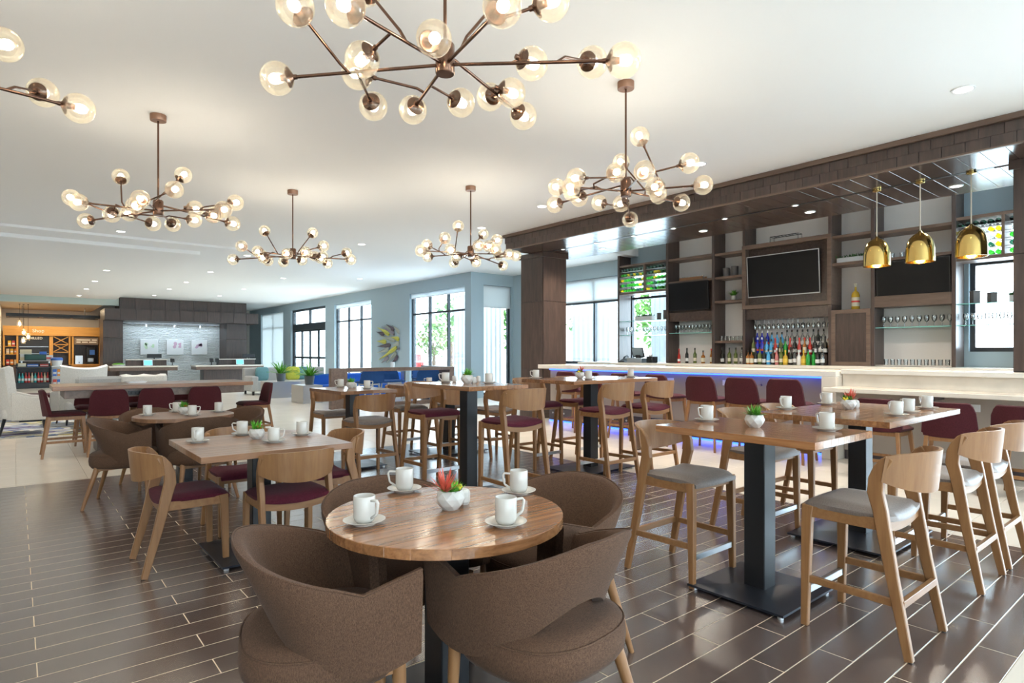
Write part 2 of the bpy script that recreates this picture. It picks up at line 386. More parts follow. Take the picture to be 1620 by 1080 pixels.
def window_y(Y, h, mull, rails, fw=.07, depth=.09):
    WN[0] += 1; x0, x1, z0, z1 = h; ox = (x0 + x1) / 2
    r = struct(obj('window_%d' % WN[0], None, None, (ox, Y, z0))); d = depth / 2
    q = MB()
    q.box((x0 - ox, -d, 0), (x0 - ox + fw, d, z1 - z0)); q.box((x1 - ox - fw, -d, 0), (x1 - ox, d, z1 - z0))
    q.box((x0 - ox + fw, -d, 0), (x1 - ox - fw, d, fw)); q.box((x0 - ox + fw, -d, z1 - z0 - fw), (x1 - ox - fw, d, z1 - z0)); q.build('window_frame', M_FRAME, r)
    xs = [x0 + fw] + list(mull) + [x1 - fw]; zs = [z0 + fw] + list(rails) + [z1 - fw]
    for m in mull:
        q = MB(); q.box((m - ox - .03, -d, fw), (m - ox + .03, d, z1 - z0 - fw)); q.build('mullion', M_FRAME, r)
    for m in rails:
        q = MB(); q.box((x0 - ox + fw, -d * .8, m - z0 - .03), (x1 - ox - fw, d * .8, m - z0 + .03)); q.build('glazing_rail', M_FRAME, r)
    for a, c in zip(xs, xs[1:]):
        for e, g in zip(zs, zs[1:]):
            q = MB(); q.box((a - ox + .03, -.005, e - z0 + .03), (c - ox - .03, .005, g - z0 - .03)); q.build('pane', M_GLASS, r)
    return r
window_x(WX + .15, H_FAR, [32.5], [2.66])
window_x(WX + .15, H_WIN, [22.15, 23.3], [2.66])
window_x(WX + .15, H_BIG, [15.95, 17.05], [2.66])
window_y(14.66, H_RET, [], [])
window_x(12.12, H_BL, [9.9, 11.18], [2.72])
window_x(12.12, H_BR, [], [2.80])
window_x(12.12, (-4.5, .1, .15, 3.3), [-3.0, -1.5], [2.6])
for a in (-5.2, -1., 3.2, 7.4): window_y(-5.1, (a, a + 3.2, .2, 3.3), [a + 1.6], [2.5])
# ---- sliding entrance door
r = struct(obj('door_1', None, None, (WX + .15, 27.52, 0)))
q = MB(); hw = 2.125
for y in (-hw, hw - .1): q.box((-.06, y, 0), (.06, y + .1, 3.42))
q.box((-.06, -hw + .1, 3.32), (.06, hw - .1, 3.42)); q.build('door_frame', M_FRAME, r)
q = MB(); q.box((-.1, -hw + .1, 2.43), (.1, hw - .1, 2.72)); q.build('door_header', M_FRAME, r)
q = MB(); q.box((-.05, -.04, 2.72), (.05, .04, 3.32)); q.build('mullion', M_FRAME, r)
for s in (-1, 1):
    q = MB(); q.box((-.005, min(s * .04, s * 2.02), 2.72), (.005, max(s * .04, s * 2.02), 3.32)); q.build('transom_pane', M_GLASS, r)
for i in range(4):
    y0 = -2.02 + i * 1.01; y1 = y0 + 1.01
    lf = MB(); 
    lf.box((-.03, y0, 0), (.03, y0 + .07, 2.43)); lf.box((-.03, y1 - .07, 0), (.03, y1, 2.43))
    lf.box((-.03, y0 + .07, 0), (.03, y1 - .07, .2)); lf.box((-.03, y0 + .07, 2.35), (.03, y1 - .07, 2.43)); lf.box((-.03, y0 + .07, 1.08), (.03, y1 - .07, 1.18))
    l_ = lf.build('door_leaf', M_FRAME, r)
    q = MB(); q.box((-.005, y0 + .07, .2), (.005, y1 - .07, 1.08)); q.box((-.005, y0 + .07, 1.18), (.005, y1 - .07, 2.35)); q.build('pane', M_GLASS, l_)

# ---- roller shades
M_SHADEF = mat('white_roller_shade', (.80, .84, .86), .8)
M_SHADEF.node_tree.nodes['Principled BSDF'].inputs['Transmission Weight'].default_value = 0
def shade(loc, size, label):
    t = thing('roller_shade', label, 'roller shade', loc)
    q = MB(); q.box((-size[0] / 2, -size[1] / 2, -size[2]), (size[0] / 2, size[1] / 2, 0)); q.build('shade_fabric', M_SHADET, t)
    if size[0] < size[1]:
        q = MB(); q.at((0, 0, -size[2])); q.box((-.015, -size[1] / 2, -.025), (.015, size[1] / 2, 0)); q.build('bottom_bar', M_WHITE, t)
    else:
        q = MB(); q.at((0, 0, -size[2])); q.box((-size[0] / 2, -.015, -.025), (size[0] / 2, .015, 0)); q.build('bottom_bar', M_WHITE, t)
def translucent(name, col, t=.55):
    m = bpy.data.materials.new(name); m.use_nodes = True; nt = m.node_tree; N = nt.nodes; L = nt.links
    N.remove(N['Principled BSDF']); a = N.new('ShaderNodeBsdfDiffuse'); c = N.new('ShaderNodeBsdfTranslucent'); mx = N.new('ShaderNodeMixShader')
    a.inputs[0].default_value = (*col, 1); c.inputs[0].default_value = (*col, 1); mx.inputs[0].default_value = t
    L.new(a.outputs[0], mx.inputs[1]); L.new(c.outputs[0], mx.inputs[2]); L.new(mx.outputs[0], N['Material Output'].inputs[0]); MATS[name] = m; return m
M_SHADET = translucent('white_shade_cloth', (.82, .86, .88))
shade((WX + .05, 22.73, 3.37), (.01, 3.2, .16), 'white roller shade rolled up at top of the window left of leaf sculpture')
shade((WX + .05, 16.5, 3.35), (.01, 3.2, .14), 'white roller shade rolled up at top of the big window right of leaf sculpture')
shade((11.39, 14.58, 3.39), (1.05, .01, .64), 'white roller shade a third down the narrow window left of the dark column')
shade((12.05, 11.25, 3.35), (.01, 2.62, .58), 'long white roller shade on the window between dark column and wine rack')
shade((WX + .05, 32.5, 3.41), (.01, 3.4, 3.3), 'white sheer shade drawn fully down beside the front desk')

# ---- bar soffit
SX0, SX1, SY0, SY1 = 7.73, 9.65, -5.0, 9.62
b = MB(); b.box((SX0 + .012, SY0, 3.452), (SX1 - .01, SY1 - .012, CEIL - .002)); SOF = struct(b.build('trim_1', M_DWOOD))
b = MB(); b.box((SX0 - .05, SY0, CEIL - .06), (SX0 + .02, SY1 + .03, CEIL - .003)); b.build('cornice_strip', M_GWOOD, SOF)
PAN = {}
def panel(nm, size, material, loc, parent, bev=.002):
    k = (nm, tuple(round(c, 4) for c in size), material.name)
    if k not in PAN:
        q = MB(); q.cbox((0, 0, 0), size); me = q.mesh(nm, bevel=bev); me.materials.append(material); PAN[k] = me
    return obj(nm, PAN[k], parent, loc)
n0 = int((SY1 - 0) / .2125)
for i in range(n0):
    yc = SY1 - .106 - i * .2125
    panel('fascia_panel', (.020, .2085, .115), M_DWOOD, (SX0 + .005, yc, 3.63), SOF)
    panel('fascia_panel', (.026, .2085, .115), M_DWOOD, (SX0 - .002, yc - .1, 3.512), SOF)
    panel('soffit_board', (.72, .209, .012), M_DWOODY, (SX0 + .40, yc, 3.448), SOF)
    panel('soffit_board', (1.05, .209, .012), M_DWOODY, (SX1 - .55, yc, 3.448), SOF)
b = MB(); b.box((SX0 - .015, SY0, 3.438), (SX0 + .03, SY1, 3.456)); b.build('edge_strip', M_GWOOD, SOF)
b = MB(); b.box((SX0 + .77, 1.8, 3.44), (SX0 + .83, 9.3, 3.4515)); b.build('light_slot', M_BLACK, SOF)
# ---- clad column at the bar end
b = MB(); b.box((8.405, 9.205, 0), (9.07, 9.905, 3.44)); COLN = struct(b.build('trim_2', M_BLACK))
for (z0, z1) in ((.12, 1.0), (1.006, 2.42), (2.428, 3.34)):
    panel('cladding_panel', (.014, .68, z1 - z0), M_DWOOD, (8.40, 9.555, (z0 + z1) / 2), COLN)
    panel('cladding_panel', (.655, .014, z1 - z0), M_DWOOD, (8.735, 9.20, (z0 + z1) / 2), COLN)
panel('column_cap', (.74, .78, .10), M_DWOOD, (8.735, 9.555, 3.39), COLN)
panel('column_base', (.70, .74, .12), M_DWOOD, (8.735, 9.555, .06), COLN)
b = MB(); b.box((8.405, .935, 0), (9.07, 1.605, 3.44)); COLR = struct(b.build('trim_6', M_BLACK))
for (z0, z1) in ((1.15, 2.42), (2.428, 3.34)):
    panel('cladding_panel', (.014, .66, z1 - z0), M_DWOOD, (8.40, 1.27, (z0 + z1) / 2), COLR); panel('cladding_panel', (.655, .014, z1 - z0), M_DWOOD, (8.735, .93, (z0 + z1) / 2), COLR)
panel('column_cap', (.74, .74, .10), M_DWOOD, (8.735, 1.27, 3.39), COLR)

# ---- recessed downlights
def downlight(x, y, z, label, power=0., spot=1.9, col=(1, .95, .88), rad=.075, grp=None):
    t = thing('recessed_light', label, 'ceiling light', (x, y, z), 0, grp)
    q = MB(); q.lathe([(rad + .018, 0), (rad + .018, -.006), (rad, -.008), (rad, 0)], 20); q.build('trim_ring', M_TRIM, t, 40)
    q = MB(); q.lathe([(rad, -.003), (rad * .6, -.006)], 20); q.build('lens', M_LENS, t)
    if power:
        d = bpy.data.lights.new('downlight_lamp', 'SPOT'); d.energy = power; d.spot_size = spot; d.spot_blend = .9; d.color = col; d.shadow_soft_size = .10
        o = bpy.data.objects.new('downlight_lamp', d); COL.objects.link(o); o.location = (0, 0, -.03); o.parent = t
PWR = 170
rows = {'leftmost lounge row': (1.93, [19.9, 23.1, 26.1, 29.3], CEIL - .13), 'middle lounge row': (4.46, [19.5, 22.8, 25.7, 28.9], CEIL), 'window-side lounge row': (6.62, [19.6, 23.9, 27.4], CEIL)}
for nm, (x, ys, z) in rows.items():
    for i, y in enumerate(ys): downlight(x, y, z - .001, 'recessed downlight, %s in the %s' % (ORD[i], nm), PWR * .6)
spots = [(6.66, 1.63, 'large round recessed downlight above the stools at upper right'), (6.65, 7.31, 'round recessed downlight between the two right-hand chandeliers, near the soffit'),
         (6.9, 9.3, 'small recessed downlight near the far end of the bar soffit'), (1.6, 14.1, 'round recessed downlight below the left full chandelier'),
         (5.9, 12.4, 'round recessed downlight beyond the small middle chandelier'), (4.4, 15.6, 'round recessed downlight above the far end of the communal table'),
         (8.6, 12.2, 'round recessed downlight before the blue-grey return wall'), (8.6, 18.2, 'round recessed downlight washing the wall of the leaf sculpture'), (8.9, 23.0, 'round recessed downlight near the sliding entrance door'),
         (-2.5, 10.5, 'recessed downlight over the left aisle'), (-2.5, 16.5, 'recessed downlight over the white armchairs')]
for (x, y, l) in spots: downlight(x, y, (CEIL if not (x < 3.3 and y > 15.4) else CEIL - .13) - .001, l, PWR * (2.2 if x < 2 else .7 if y > 12 else 1.))
downlight(6.7, 4.4, CEIL - .001, 'round recessed downlight right behind the right-hand chandelier', PWR)
for (x, y) in [(-3, -2.5), (.5, -2.5), (4, -2.5), (7, -2.), (-3, 2), (-3, 6), (.2, .3)]:
    downlight(x, y, CEIL - .001, 'unseen fill downlight added in the ceiling beside and behind the viewer', PWR * (.3 if x > -2 else 1.), grp='downlights out of the picture')  # unseen lamps added as fill light for the dining area
for i, y in enumerate((8.75, 7.85, 6.95, 6.1, 5.15, 4.05)):
    downlight(SX0 + .80, y, 3.44, 'tiny slot light, %s from the column under the bar soffit' % ORD[i], 60, 1.9, (1, .8, .55), .03)
for i, y in enumerate((8.2, 5.9, 4.1, 2.3)): downlight(9.1, y, 3.441, 'flat white round light in mostly added row under the bar soffit, %s from the column' % ORD[i], 200, 2.6, (1, .9, .75), .06)  # all but one of these lamps added to brighten the back bar

# ================================================================== BAR
def bx(nm, a, c, material, parent, bevel=.003, loc=(0, 0, 0)):
    q = MB(); q.box([a[i] - loc[i] for i in range(3)], [c[i] - loc[i] for i in range(3)]); return q.build(nm, material, parent, bevel=bevel)
o = (8.3, 6.1, 0)
t = thing('bar_counter', 'long raised bar with pale quartz top and glowing blue underside strip', 'bar counter', o)
bx('countertop', (7.95, 3.26, 1.045), (8.78, 8.86, 1.12), M_QEDGE, t, .006, o)
bx('front_panel', (8.25, 3.46, .26), (8.72, 8.82, 1.045), M_BARPANEL, t, .003, o)
bx('kick_base', (8.22, 3.46, .03), (8.70, 8.82, .26), M_KICK, t, .003, o)
bx('waterfall_end', (7.95, 3.26, 0), (8.78, 3.44, 1.045), M_MARB, t, .004, o)
bx('led_strip', (8.225, 3.46, 1.015), (8.249, 8.82, 1.043), M_BLUELED, t, 0, o)
bx('floor_led_strip', (8.225, 3.46, .002), (8.245, 8.82, .022), M_BLUELED, t, 0, o)
for y in (3.95, 4.95, 5.95, 6.95, 7.95):
    s = bx('outlet_cover', (8.238, y - .06, .86), (8.25, y + .06, .94), M_WHITE, t, .002, o)
    bx('purse_hook', (8.22, y + .44, .88), (8.25, y + .455, .90), M_CHROME, t, 0, o)
for i in range(17):
    y = 3.75 + i * .31; q = MB(); q.at((8.217 - o[0], y - o[1], .17), 0, 0, R(90)); q.lathe([(.018, -.005), (.018, .005), (.012, .008)], 10); q.build('kick_stud', M_CHROME, t)
ledl = light('bar_led_lamp', 'AREA', (8.2, 6.1, 1.02), 2.5, (.04, .12, 1), (0, 0, 0), shape='RECTANGLE', size=.04, size_y=5.3)
ledl.rotation_euler = (0, R(25), 0)
ledl2 = light('bar_floor_led_lamp', 'AREA', (8.2, 6.1, .06), 3.5, (.06, .10, 1), (0, R(60), 0), shape='RECTANGLE', size=.03, size_y=5.3)
o = (8.2, 1.9, 0)
t = thing('low_bar_counter', 'lower white marble counter with upright splash at right end of the bar', 'bar counter', o)
bx('countertop', (7.55, .62, .88), (8.12, 3.25, .93), M_MARB, t, .005, o)
bx('splash', (8.12, .62, .88), (8.16, 3.25, 1.085), M_MARB, t, .002, o)
bx('upper_ledge', (8.06, .62, 1.085), (8.75, 3.25, 1.14), M_QEDGE, t, .005, o)
bx('front_panel', (8.16, .62, .12), (8.70, 3.25, .88), M_BARPANEL, t, .003, o)
bx('kick_base', (8.18, .62, 0), (8.70, 3.25, .12), M_KICK, t, .003, o)
for y in (.9, 1.9, 2.8): bx('outlet_cover', (8.15, y - .06, .70), (8.162, y + .06, .78), M_WHITE, t, .002, o)
for y in (.9, 2.2): bx('bracket', (7.75, y - .03, .82), (8.16, y + .03, .88), M_KICK, t, .002, o)
o = (11.6, 5, 0)
t = thing('back_counter', 'pale stone back counter carrying the rows of bottles', 'counter', o)
bx('countertop', (11.15, .62, 1.065), (11.985, 10.9, 1.12), M_QEDGE, t, .004, o)
bx('cabinet_body', (11.22, .62, .1), (11.98, 10.9, 1.065), M_DWOOD, t, .003, o)
bx('plinth', (11.28, .62, 0), (11.98, 10.9, .1), M_KICK, t, .003, o)

# ---- back bar shelving
MY = [9.88, 8.435, 7.25, 6.54, 4.845, 4.13, 2.95, 2.11]
o = (11.78, 6, 1.12)
BB = thing('back_bar_shelving', 'dark wood shelving wall with uprights, boxes and open shelves behind the bar', 'shelving', o)
TOP = 4.1
for y in MY: bx('upright', (11.55, y - .03, 1.12), (11.99, y + .03, TOP), M_DWOOD, BB, .003, o)
def shelf(y0, y1, z, th=.05, x0=11.57, m=None, nm='shelf'): return bx(nm, (x0, min(y0, y1) + .03, z - th), (11.99, max(y0, y1) - .03, z), m or M_GWOOD, BB, .002, o)
for i, j in ((1, 2), (2, 3), (4, 5), (5, 6)): bx('wall_panel', (11.985, MY[j] + .03, 1.12), (11.998, MY[i] - .03, TOP), M_BARWALL, BB, 0, o)
bx('wall_panel', (11.985, MY[4] + .03, 1.12), (11.998, MY[3] - .03, 2.2), M_BARWALL, BB, 0, o)
bx('wall_panel', (11.985, MY[4] + .03, 3.55), (11.998, MY[3] - .03, TOP), M_BARWALL, BB, 0, o)
shelf(MY[1], MY[2], 3.49); shelf(MY[1], MY[2], 2.97)
shelf(MY[2], MY[3], 3.47); shelf(MY[2], MY[3], 2.97); shelf(MY[2], MY[3], 2.46); shelf(MY[2], MY[3], 1.61)
bx('tv_backing', (11.75, MY[2] + .03, 2.1), (11.99, MY[1] - .03, 2.92), M_GWOOD, BB, .003, o)
bx('valance', (11.60, MY[2] + .03, 2.06), (11.99, MY[1] - .03, 2.26), M_DWOODY, BB, .003, o)
shelf(MY[4], MY[5], 3.49); shelf(MY[4], MY[5], 2.99); shelf(MY[5], MY[6], 3.45); shelf(MY[5], MY[6], 2.98)
bx('tv_backing', (11.75, MY[6] + .03, 2.33), (11.99, MY[5] - .03, 2.93), M_GWOOD, BB, .003, o)
bx('valance', (11.55, MY[6] + .03, 2.14), (11.99, MY[5] - .03, 2.33), M_GWOOD, BB, .003, o)
# framed tv box of the middle bay
y0, y1, z0, z1 = MY[4] - .034, MY[3] + .034, 2.24, 3.54
bx('tv_panel', (11.66, y0 + .08, z0 + .08), (11.99, y1 - .08, z1 - .08), M_DWOODY, BB, .002, o)
q = MB(); q.at((-o[0], -o[1], -o[2]))
q.box((11.53, y0, z1 - .08), (11.98, y1, z1)); q.box((11.53, y0, z0), (11.98, y1, z0 + .08)); q.box((11.53, y0, z0 + .08), (11.98, y0 + .08, z1 - .08)); q.box((11.53, y1 - .08, z0 + .08), (11.98, y1, z1 - .08))
q.build('tv_surround', M_GWOOD, BB, bevel=.003)
bx('valance', (11.58, MY[4] + .03, 2.02), (11.99, MY[3] - .03, 2.235), M_DWOODY, BB, .004, o)
# cabinet of the narrow bay
c = bx('cabinet_box', (11.56, MY[5] + .03, 1.12), (11.99, MY[4] - .03, 2.13), M_DWOOD, BB, .003, o)
q = MB(); q.at((-o[0], -o[1], -o[2])); a0, a1 = MY[5] + .03, MY[4] - .03
q.box((11.535, a0, 2.06), (11.56, a1, 2.13)); q.box((11.535, a0, 1.12), (11.56, a1, 1.19)); q.box((11.535, a0, 1.19), (11.56, a0 + .07, 2.06)); q.box((11.535, a1 - .07, 1.19), (11.56, a1, 2.06))
q.build('door_frame', M_GWOOD, BB, bevel=.002)
# glass shelves in the two window bays and the TV bays
def gshelf(y0, y1, z, x0=11.60):
    s = bx('glass_shelf', (x0, min(y0, y1) + .03, z - .012), (11.98, max(y0, y1) - .03, z), M_SHELFG, BB, 0, o)
    bx('glass_edge', (x0 - .004, min(y0, y1) + .03, z - .012), (x0, max(y0, y1) - .03, z), M_EDGEG, s, 0, o)
for z in (2.13, 1.79): gshelf(MY[0], MY[1], z); gshelf(MY[6], MY[7], z)
gshelf(MY[1], MY[2], 1.80); gshelf(MY[5], MY[6], 1.79)
bx('tip_shelf', (11.60, MY[6] + .03, 1.13), (11.9, MY[5] - .03, 1.14), M_QEDGE, BB, 0, o)

# ---- televisions
def tv(Y, z, w, h, tilt, label, bez):
    t = thing('television', label, 'television', (11.60, Y, z), 0)
    t.rotation_euler = (0, R(-tilt), 0)
    q = MB(); q.cbox((0, 0, 0), (.045, w, h)); q.build('housing', M_TVB, t, bevel=.006)
    q = MB(); q.cbox((-.024, 0, 0), (.004, w - .03, h - .03)); q.build('screen', M_TV, t)
    q = MB(); x = -.022
    for (ya, yb, za, zb) in ((-w / 2, w / 2, h / 2 - .016, h / 2), (-w / 2, w / 2, -h / 2, -h / 2 + .018), (-w / 2, -w / 2 + .014, -h / 2 + .018, h / 2 - .016), (w / 2 - .014, w / 2, -h / 2 + .018, h / 2 - .016)):
        q.box((x - .006, ya, za), (x + .004, yb, zb))
    q.build('bezel', bez, t)
    q = MB(); q.cbox((.09, 0, 0), (.14, .25, .2)); q.build('wall_mount', M_BLACK, t)
tv(7.93, 2.62, 1.10, .63, 3, 'smaller black-framed television left of the silver-framed one', M_TVB)
tv(5.76, 2.89, 1.44, .83, 4, 'large silver-framed television in the middle of the back bar', M_TVF)
tv(3.54, 2.60, 1.08, .63, 3, 'black-framed television behind the brass pendant lamps', M_TVB)

# ---- wine racks with lying bottles
def mk_wine(material):
    t = thing('wine_bottle', 'x', 'wine bottle')
    q = MB(); q.at((0, 0, 0), 0, 0, R(90)); q.lathe([(.0, -.15), (.03, -.148), (.036, -.14), (.036, .04), (.03, .07), (.015, .10), (.014, .15)], 12); q.build('bottle_glass', material, t, 40)
    q = MB(); q.at((0, 0, 0), 0, 0, R(90)); q.lathe([(.016, .11), (.016, .165)], 10); q.build('foil_capsule', MATS['black_powder_metal'], t)
    return t
GRN = clear('green_bottle_glass', (.18, .62, .16), .16); YLW = clear('yellow_wine_glass', (.85, .72, .10), .16); CLR = clear('pale_bottle_glass', (.85, .90, .88), .2); DGR = clear('dark_green_glass', (.12, .32, .24), .16)
WINE = {'green': mk_wine(GRN), 'yellow': mk_wine(YLW), 'clear': mk_wine(CLR), 'dark green': mk_wine(DGR)}
used = set()
def place(proto, key, label, loc, rz=0., group=None):
    if key in used: return dup(proto, label, loc, rz, group)
    used.add(key); proto['label'] = label; proto.location = loc; proto.rotation_euler = (0, 0, rz)
    if group: proto['group'] = group
    return proto
def rack(ya, yb, z0, z1, which, split, nrow, pitch):
    oo = (11.78, (ya + yb) / 2, z0)
    t = thing('wine_rack', 'dark wood wine rack lit from behind at the %s of the back bar' % which, 'wine rack', oo)
    lo, hi = min(ya, yb) + .03, max(ya, yb) - .03
    bx('rack_rail', (11.56, lo, z1 - .05), (11.97, hi, z1), M_GWOOD, t, .002, oo); bx('rack_rail', (11.56, lo, z0), (11.97, hi, z0 + .05), M_GWOOD, t, .002, oo)
    bx('rack_divider', (11.56, split - .02, z0 + .05), (11.97, split + .02, z1 - .05), M_GWOOD, t, .002, oo)
    st = (z1 - z0 - .1) / nrow
    for r_ in range(nrow):
        z = z0 + .05 + st * r_
        for (p, q_) in ((lo, split - .02), (split + .02, hi)):
            for xx in (11.60, 11.86):
                bx('bottle_rod', (xx, p, z + .004), (xx + .012, q_, z + .014), M_CHROME, t, 0, oo)
            n = int((q_ - p) / pitch)
            for i in range(n):
                y = q_ - (i + .5) * (q_ - p) / n
                side = 'left' if p > split else 'right'
                cs = random.choice(('green', 'green', 'yellow', 'dark green') if r_ < nrow - 1 else ('dark green',))
                if which == 'right end' and r_ in (2, 3): cs = random.choice(('yellow', 'clear', 'green'))
                if which == 'right end' and r_ == 0: cs = 'green'
                place(WINE[cs], 'w' + cs, '%s wine bottle, %s rack, %s section, %s row up, %s across' % (cs, which.split()[0], side, ORD[r_], ORD[i]), (11.74, y, z + .052), 0, 'wine bottles in the racks')
rack(MY[0], MY[1], 2.78, 3.50, 'left end', 9.10, 5, .088)
rack(MY[6], MY[7], 2.80, 3.50, 'right end', 2.33, 5, .094)

# ---- spirits bottles
def mk_bottle(nm, prof, glass, capm, labm, hcap, lab=None):
    t = thing('spirits_bottle', nm, 'bottle')
    q = MB(); q.lathe(prof, 14); q.build('bottle_glass', glass, t, 40)
    zt = prof[-1][1]; r_ = prof[-1][0]
    q = MB(); q.lathe([(r_ + .003, zt - .01), (r_ + .003, zt + hcap), (r_ * .6, zt + hcap + .004)], 10); q.build('cap', capm, t, 40)
    if labm:
        q = MB(); lr = max(p[0] for p in prof) + .0012; q.lathe([(lr, lab[0]), (lr, lab[1])], 14, caps=False); q.build('paper_label', labm, t, 40)
    return t
def prof(r, h, sh, neck, nr=.013): return [(r * .9, 0), (r, .008), (r, sh), (r * .75, sh + (neck - sh) * .5), (nr + .002, neck), (nr, h)]
P_A = prof(.037, .27, .17, .215); P_B = prof(.043, .25, .15, .19); P_C = prof(.038, .31, .20, .245); P_D = prof(.034, .29, .16, .22)
cm = lambda n, c, ro=.12, tr=.0: mat(n, c, ro)
BL_N = mat('cobalt_bottle', (.02, .03, .42), .08); BL_L = mat('light_blue_bottle', (.10, .42, .75), .08); GR_B = mat('vivid_green_bottle', (.02, .30, .04), .08)
AM_B = mat('amber_bottle', (.32, .11, .015), .1); DK_B = mat('dark_bottle', (.012, .012, .010), .1); RD_B = mat('red_bottle', (.45, .03, .02), .1); CL_B = clear('clear_bottle', (.86, .89, .88), .3)
PK_B = mat('pink_bottle', (.55, .18, .17), .15); WH_B = mat('white_bottle', (.75, .73, .70), .2); YE_B = mat('golden_bottle', (.60, .38, .04), .12); PU_B = mat('olive_bottle', (.10, .13, .03), .1)
LB_C = mat('cream_label', (.72, .66, .50), .6); LB_Y = mat('yellow_label', (.75, .50, .05), .6); LB_W = mat('white_label', (.76, .75, .73), .6); LB_R = mat('red_label', (.55, .05, .04), .6); CP_B = mat('black_cap', (.02, .02, .02), .4); CP_R = mat('red_cap', (.65, .03, .02), .3); CP_W = mat('white_cap', (.75, .75, .75), .3); CP_Y = mat('yellow_cap', (.75, .45, .02), .35)
BT = {'cobalt blue': mk_bottle('x', P_C, BL_N, CP_W, LB_R, .03, (.07, .11)), 'light blue': mk_bottle('x', P_A, BL_L, CP_B, LB_W, .035, (.05, .08)),
      'vivid green': mk_bottle('x', P_A, GR_B, CP_B, None, .03), 'amber': mk_bottle('x', P_B, AM_B, CP_B, LB_C, .03, (.03, .12)), 'dark': mk_bottle('x', P_C, DK_B, CP_B, LB_W, .03, (.04, .11)),
      'red': mk_bottle('x', P_D, RD_B, CP_R, LB_W, .03, (.04, .09)), 'clear': mk_bottle('x', P_C, CL_B, CP_B, LB_W, .035, (.05, .12)), 'pink': mk_bottle('x', P_D, PK_B, CP_W, LB_C, .03, (.05, .08)),
      'white': mk_bottle('x', P_B, WH_B, CP_W, None, .03), 'golden': mk_bottle('x', P_B, YE_B, CP_Y, LB_Y, .035, (.04, .12)), 'olive': mk_bottle('x', P_C, PU_B, CP_B, LB_C, .03, (.05, .12)), 'cream-labelled': mk_bottle('x', P_D, AM_B, CP_R, LB_C, .03, (.03, .14))}
def bottles(names, y0, y1, x, z, where):
    n = len(names); 
    for i, nm in enumerate(names):
        y = y0 + (y1 - y0) * (i / (n - 1) if n > 1 else .5)
        place(BT[nm], 'b' + nm, '%s spirits bottle, %s from left %s' % (nm, ORD[i], where), (x + random.uniform(-.02, .02), y, z), random.uniform(0, 6), 'spirits bottles of the back bar')
bottles(['red', 'dark', 'olive', 'amber', 'cream-labelled'], 8.22, 7.40, 11.72, 1.12, 'on the counter under the left television')
bottles(['dark', 'olive', 'olive', 'clear'], 7.12, 6.68, 11.72, 1.12, 'on the counter under the small plant')
bottles(['amber', 'amber', 'dark', 'olive', 'dark', 'light blue', 'dark', 'pink', 'olive', 'golden', 'dark', 'clear', 'white', 'golden', 'vivid green', 'vivid green', 'dark', 'clear'], 6.42, 4.95, 11.50, 1.12, 'in the front row of the middle bay')
o = (11.8, 5.7, 1.12)
t = thing('bottle_riser', 'stepped dark riser lifting the rear rows of bottles', 'riser', o)
bx('lower_step', (11.60, 4.92, 1.12), (11.98, 6.47, 1.32), M_DWOOD, t, .002, o); bx('upper_step', (11.74, 4.92, 1.32), (11.98, 6.47, 1.46), M_DWOOD, t, .002, o)
bottles(['olive', 'cobalt blue', 'cobalt blue', 'light blue', 'light blue', 'red', 'olive', 'vivid green', 'red', 'dark', 'red', 'cream-labelled', 'red', 'dark', 'clear', 'dark'], 6.40, 4.97, 11.66, 1.32, 'on the lower riser step')
bottles(['cobalt blue', 'cobalt blue', 'cobalt blue', 'light blue', 'light blue', 'light blue', 'clear', 'clear', 'clear', 'clear', 'clear', 'clear', 'dark', 'clear', 'amber'], 6.40, 4.97, 11.84, 1.46, 'on the upper riser step')
t = thing('display_bottle', 'tall golden whiskey bottle with cream label standing alone on the cabinet', 'bottle', (11.72, 4.47, 2.13))
q = MB(); q.lathe([(.062, 0), (.068, .01), (.068, .26), (.05, .31), (.018, .34), (.016, .42)], 18); q.build('bottle_glass', YE_B, t, 40)
q = MB(); q.lathe([(.019, .41), (.019, .45), (.024, .452), (.024, .47)], 12); q.build('cork_stopper', MATS['cream_label'], t, 40)
q = MB(); q.lathe([(.0695, .06), (.0695, .22)], 18, caps=False); q.build('paper_label', LB_C, t, 40)
q = MB(); q.lathe([(.0702, .13), (.0702, .16)], 18, caps=False); q.build('red_script_band', LB_R, t, 40)

# ---- glassware
def mk_glass(kind):
    t = thing({'wine': 'wine_glass', 'tumbler': 'tumbler', 'hanging': 'hanging_wine_glass'}[kind], 'x', 'glass'); q = MB()
    if kind == 'tumbler': q.lathe([(.0, 0), (.030, .0), (.036, .10), (.034, .10), (.028, .012)], 12, caps=False)
    else: q.lathe([(.033, 0), (.006, .006), (.005, .075), (.03, .10), (.038, .14), (.031, .19), (.029, .19), (.036, .14), (.027, .102)], 12, caps=False)
    q.build('bowl', M_WARE, t, 40)
    if kind == 'hanging': pass
    return t
GL = {'wine': mk_glass('wine'), 'tumbler': mk_glass('tumbler')}
def glasses(kind, ys, x, z, where, flip=False):
    for i, y in enumerate(ys):
        g = place(GL[kind], 'g' + kind, '%s, %s from left %s' % ('stemmed glass' if kind == 'wine' else 'tumbler', ORD[i], where), (x, y, z), 0, 'glassware of the back bar')
        if flip: g.rotation_euler = (PI, 0, 0)
lin = lambda a, b_, n: [a + (b_ - a) * i / (n - 1) for i in range(n)]
glasses('wine', lin(8.32, 7.36, 12), 11.74, 1.80, 'on the glass shelf under the left television')
glasses('tumbler', lin(7.16, 6.62, 7), 11.74, 1.61, 'on the low shelf beside the blue bottles')
glasses('wine', lin(6.42, 4.95, 16), 11.78, 2.02, 'hanging upside down above the middle bottles', True)
glasses('wine', lin(4.02, 3.05, 10), 11.74, 1.79, 'on the glass shelf behind the brass pendants')
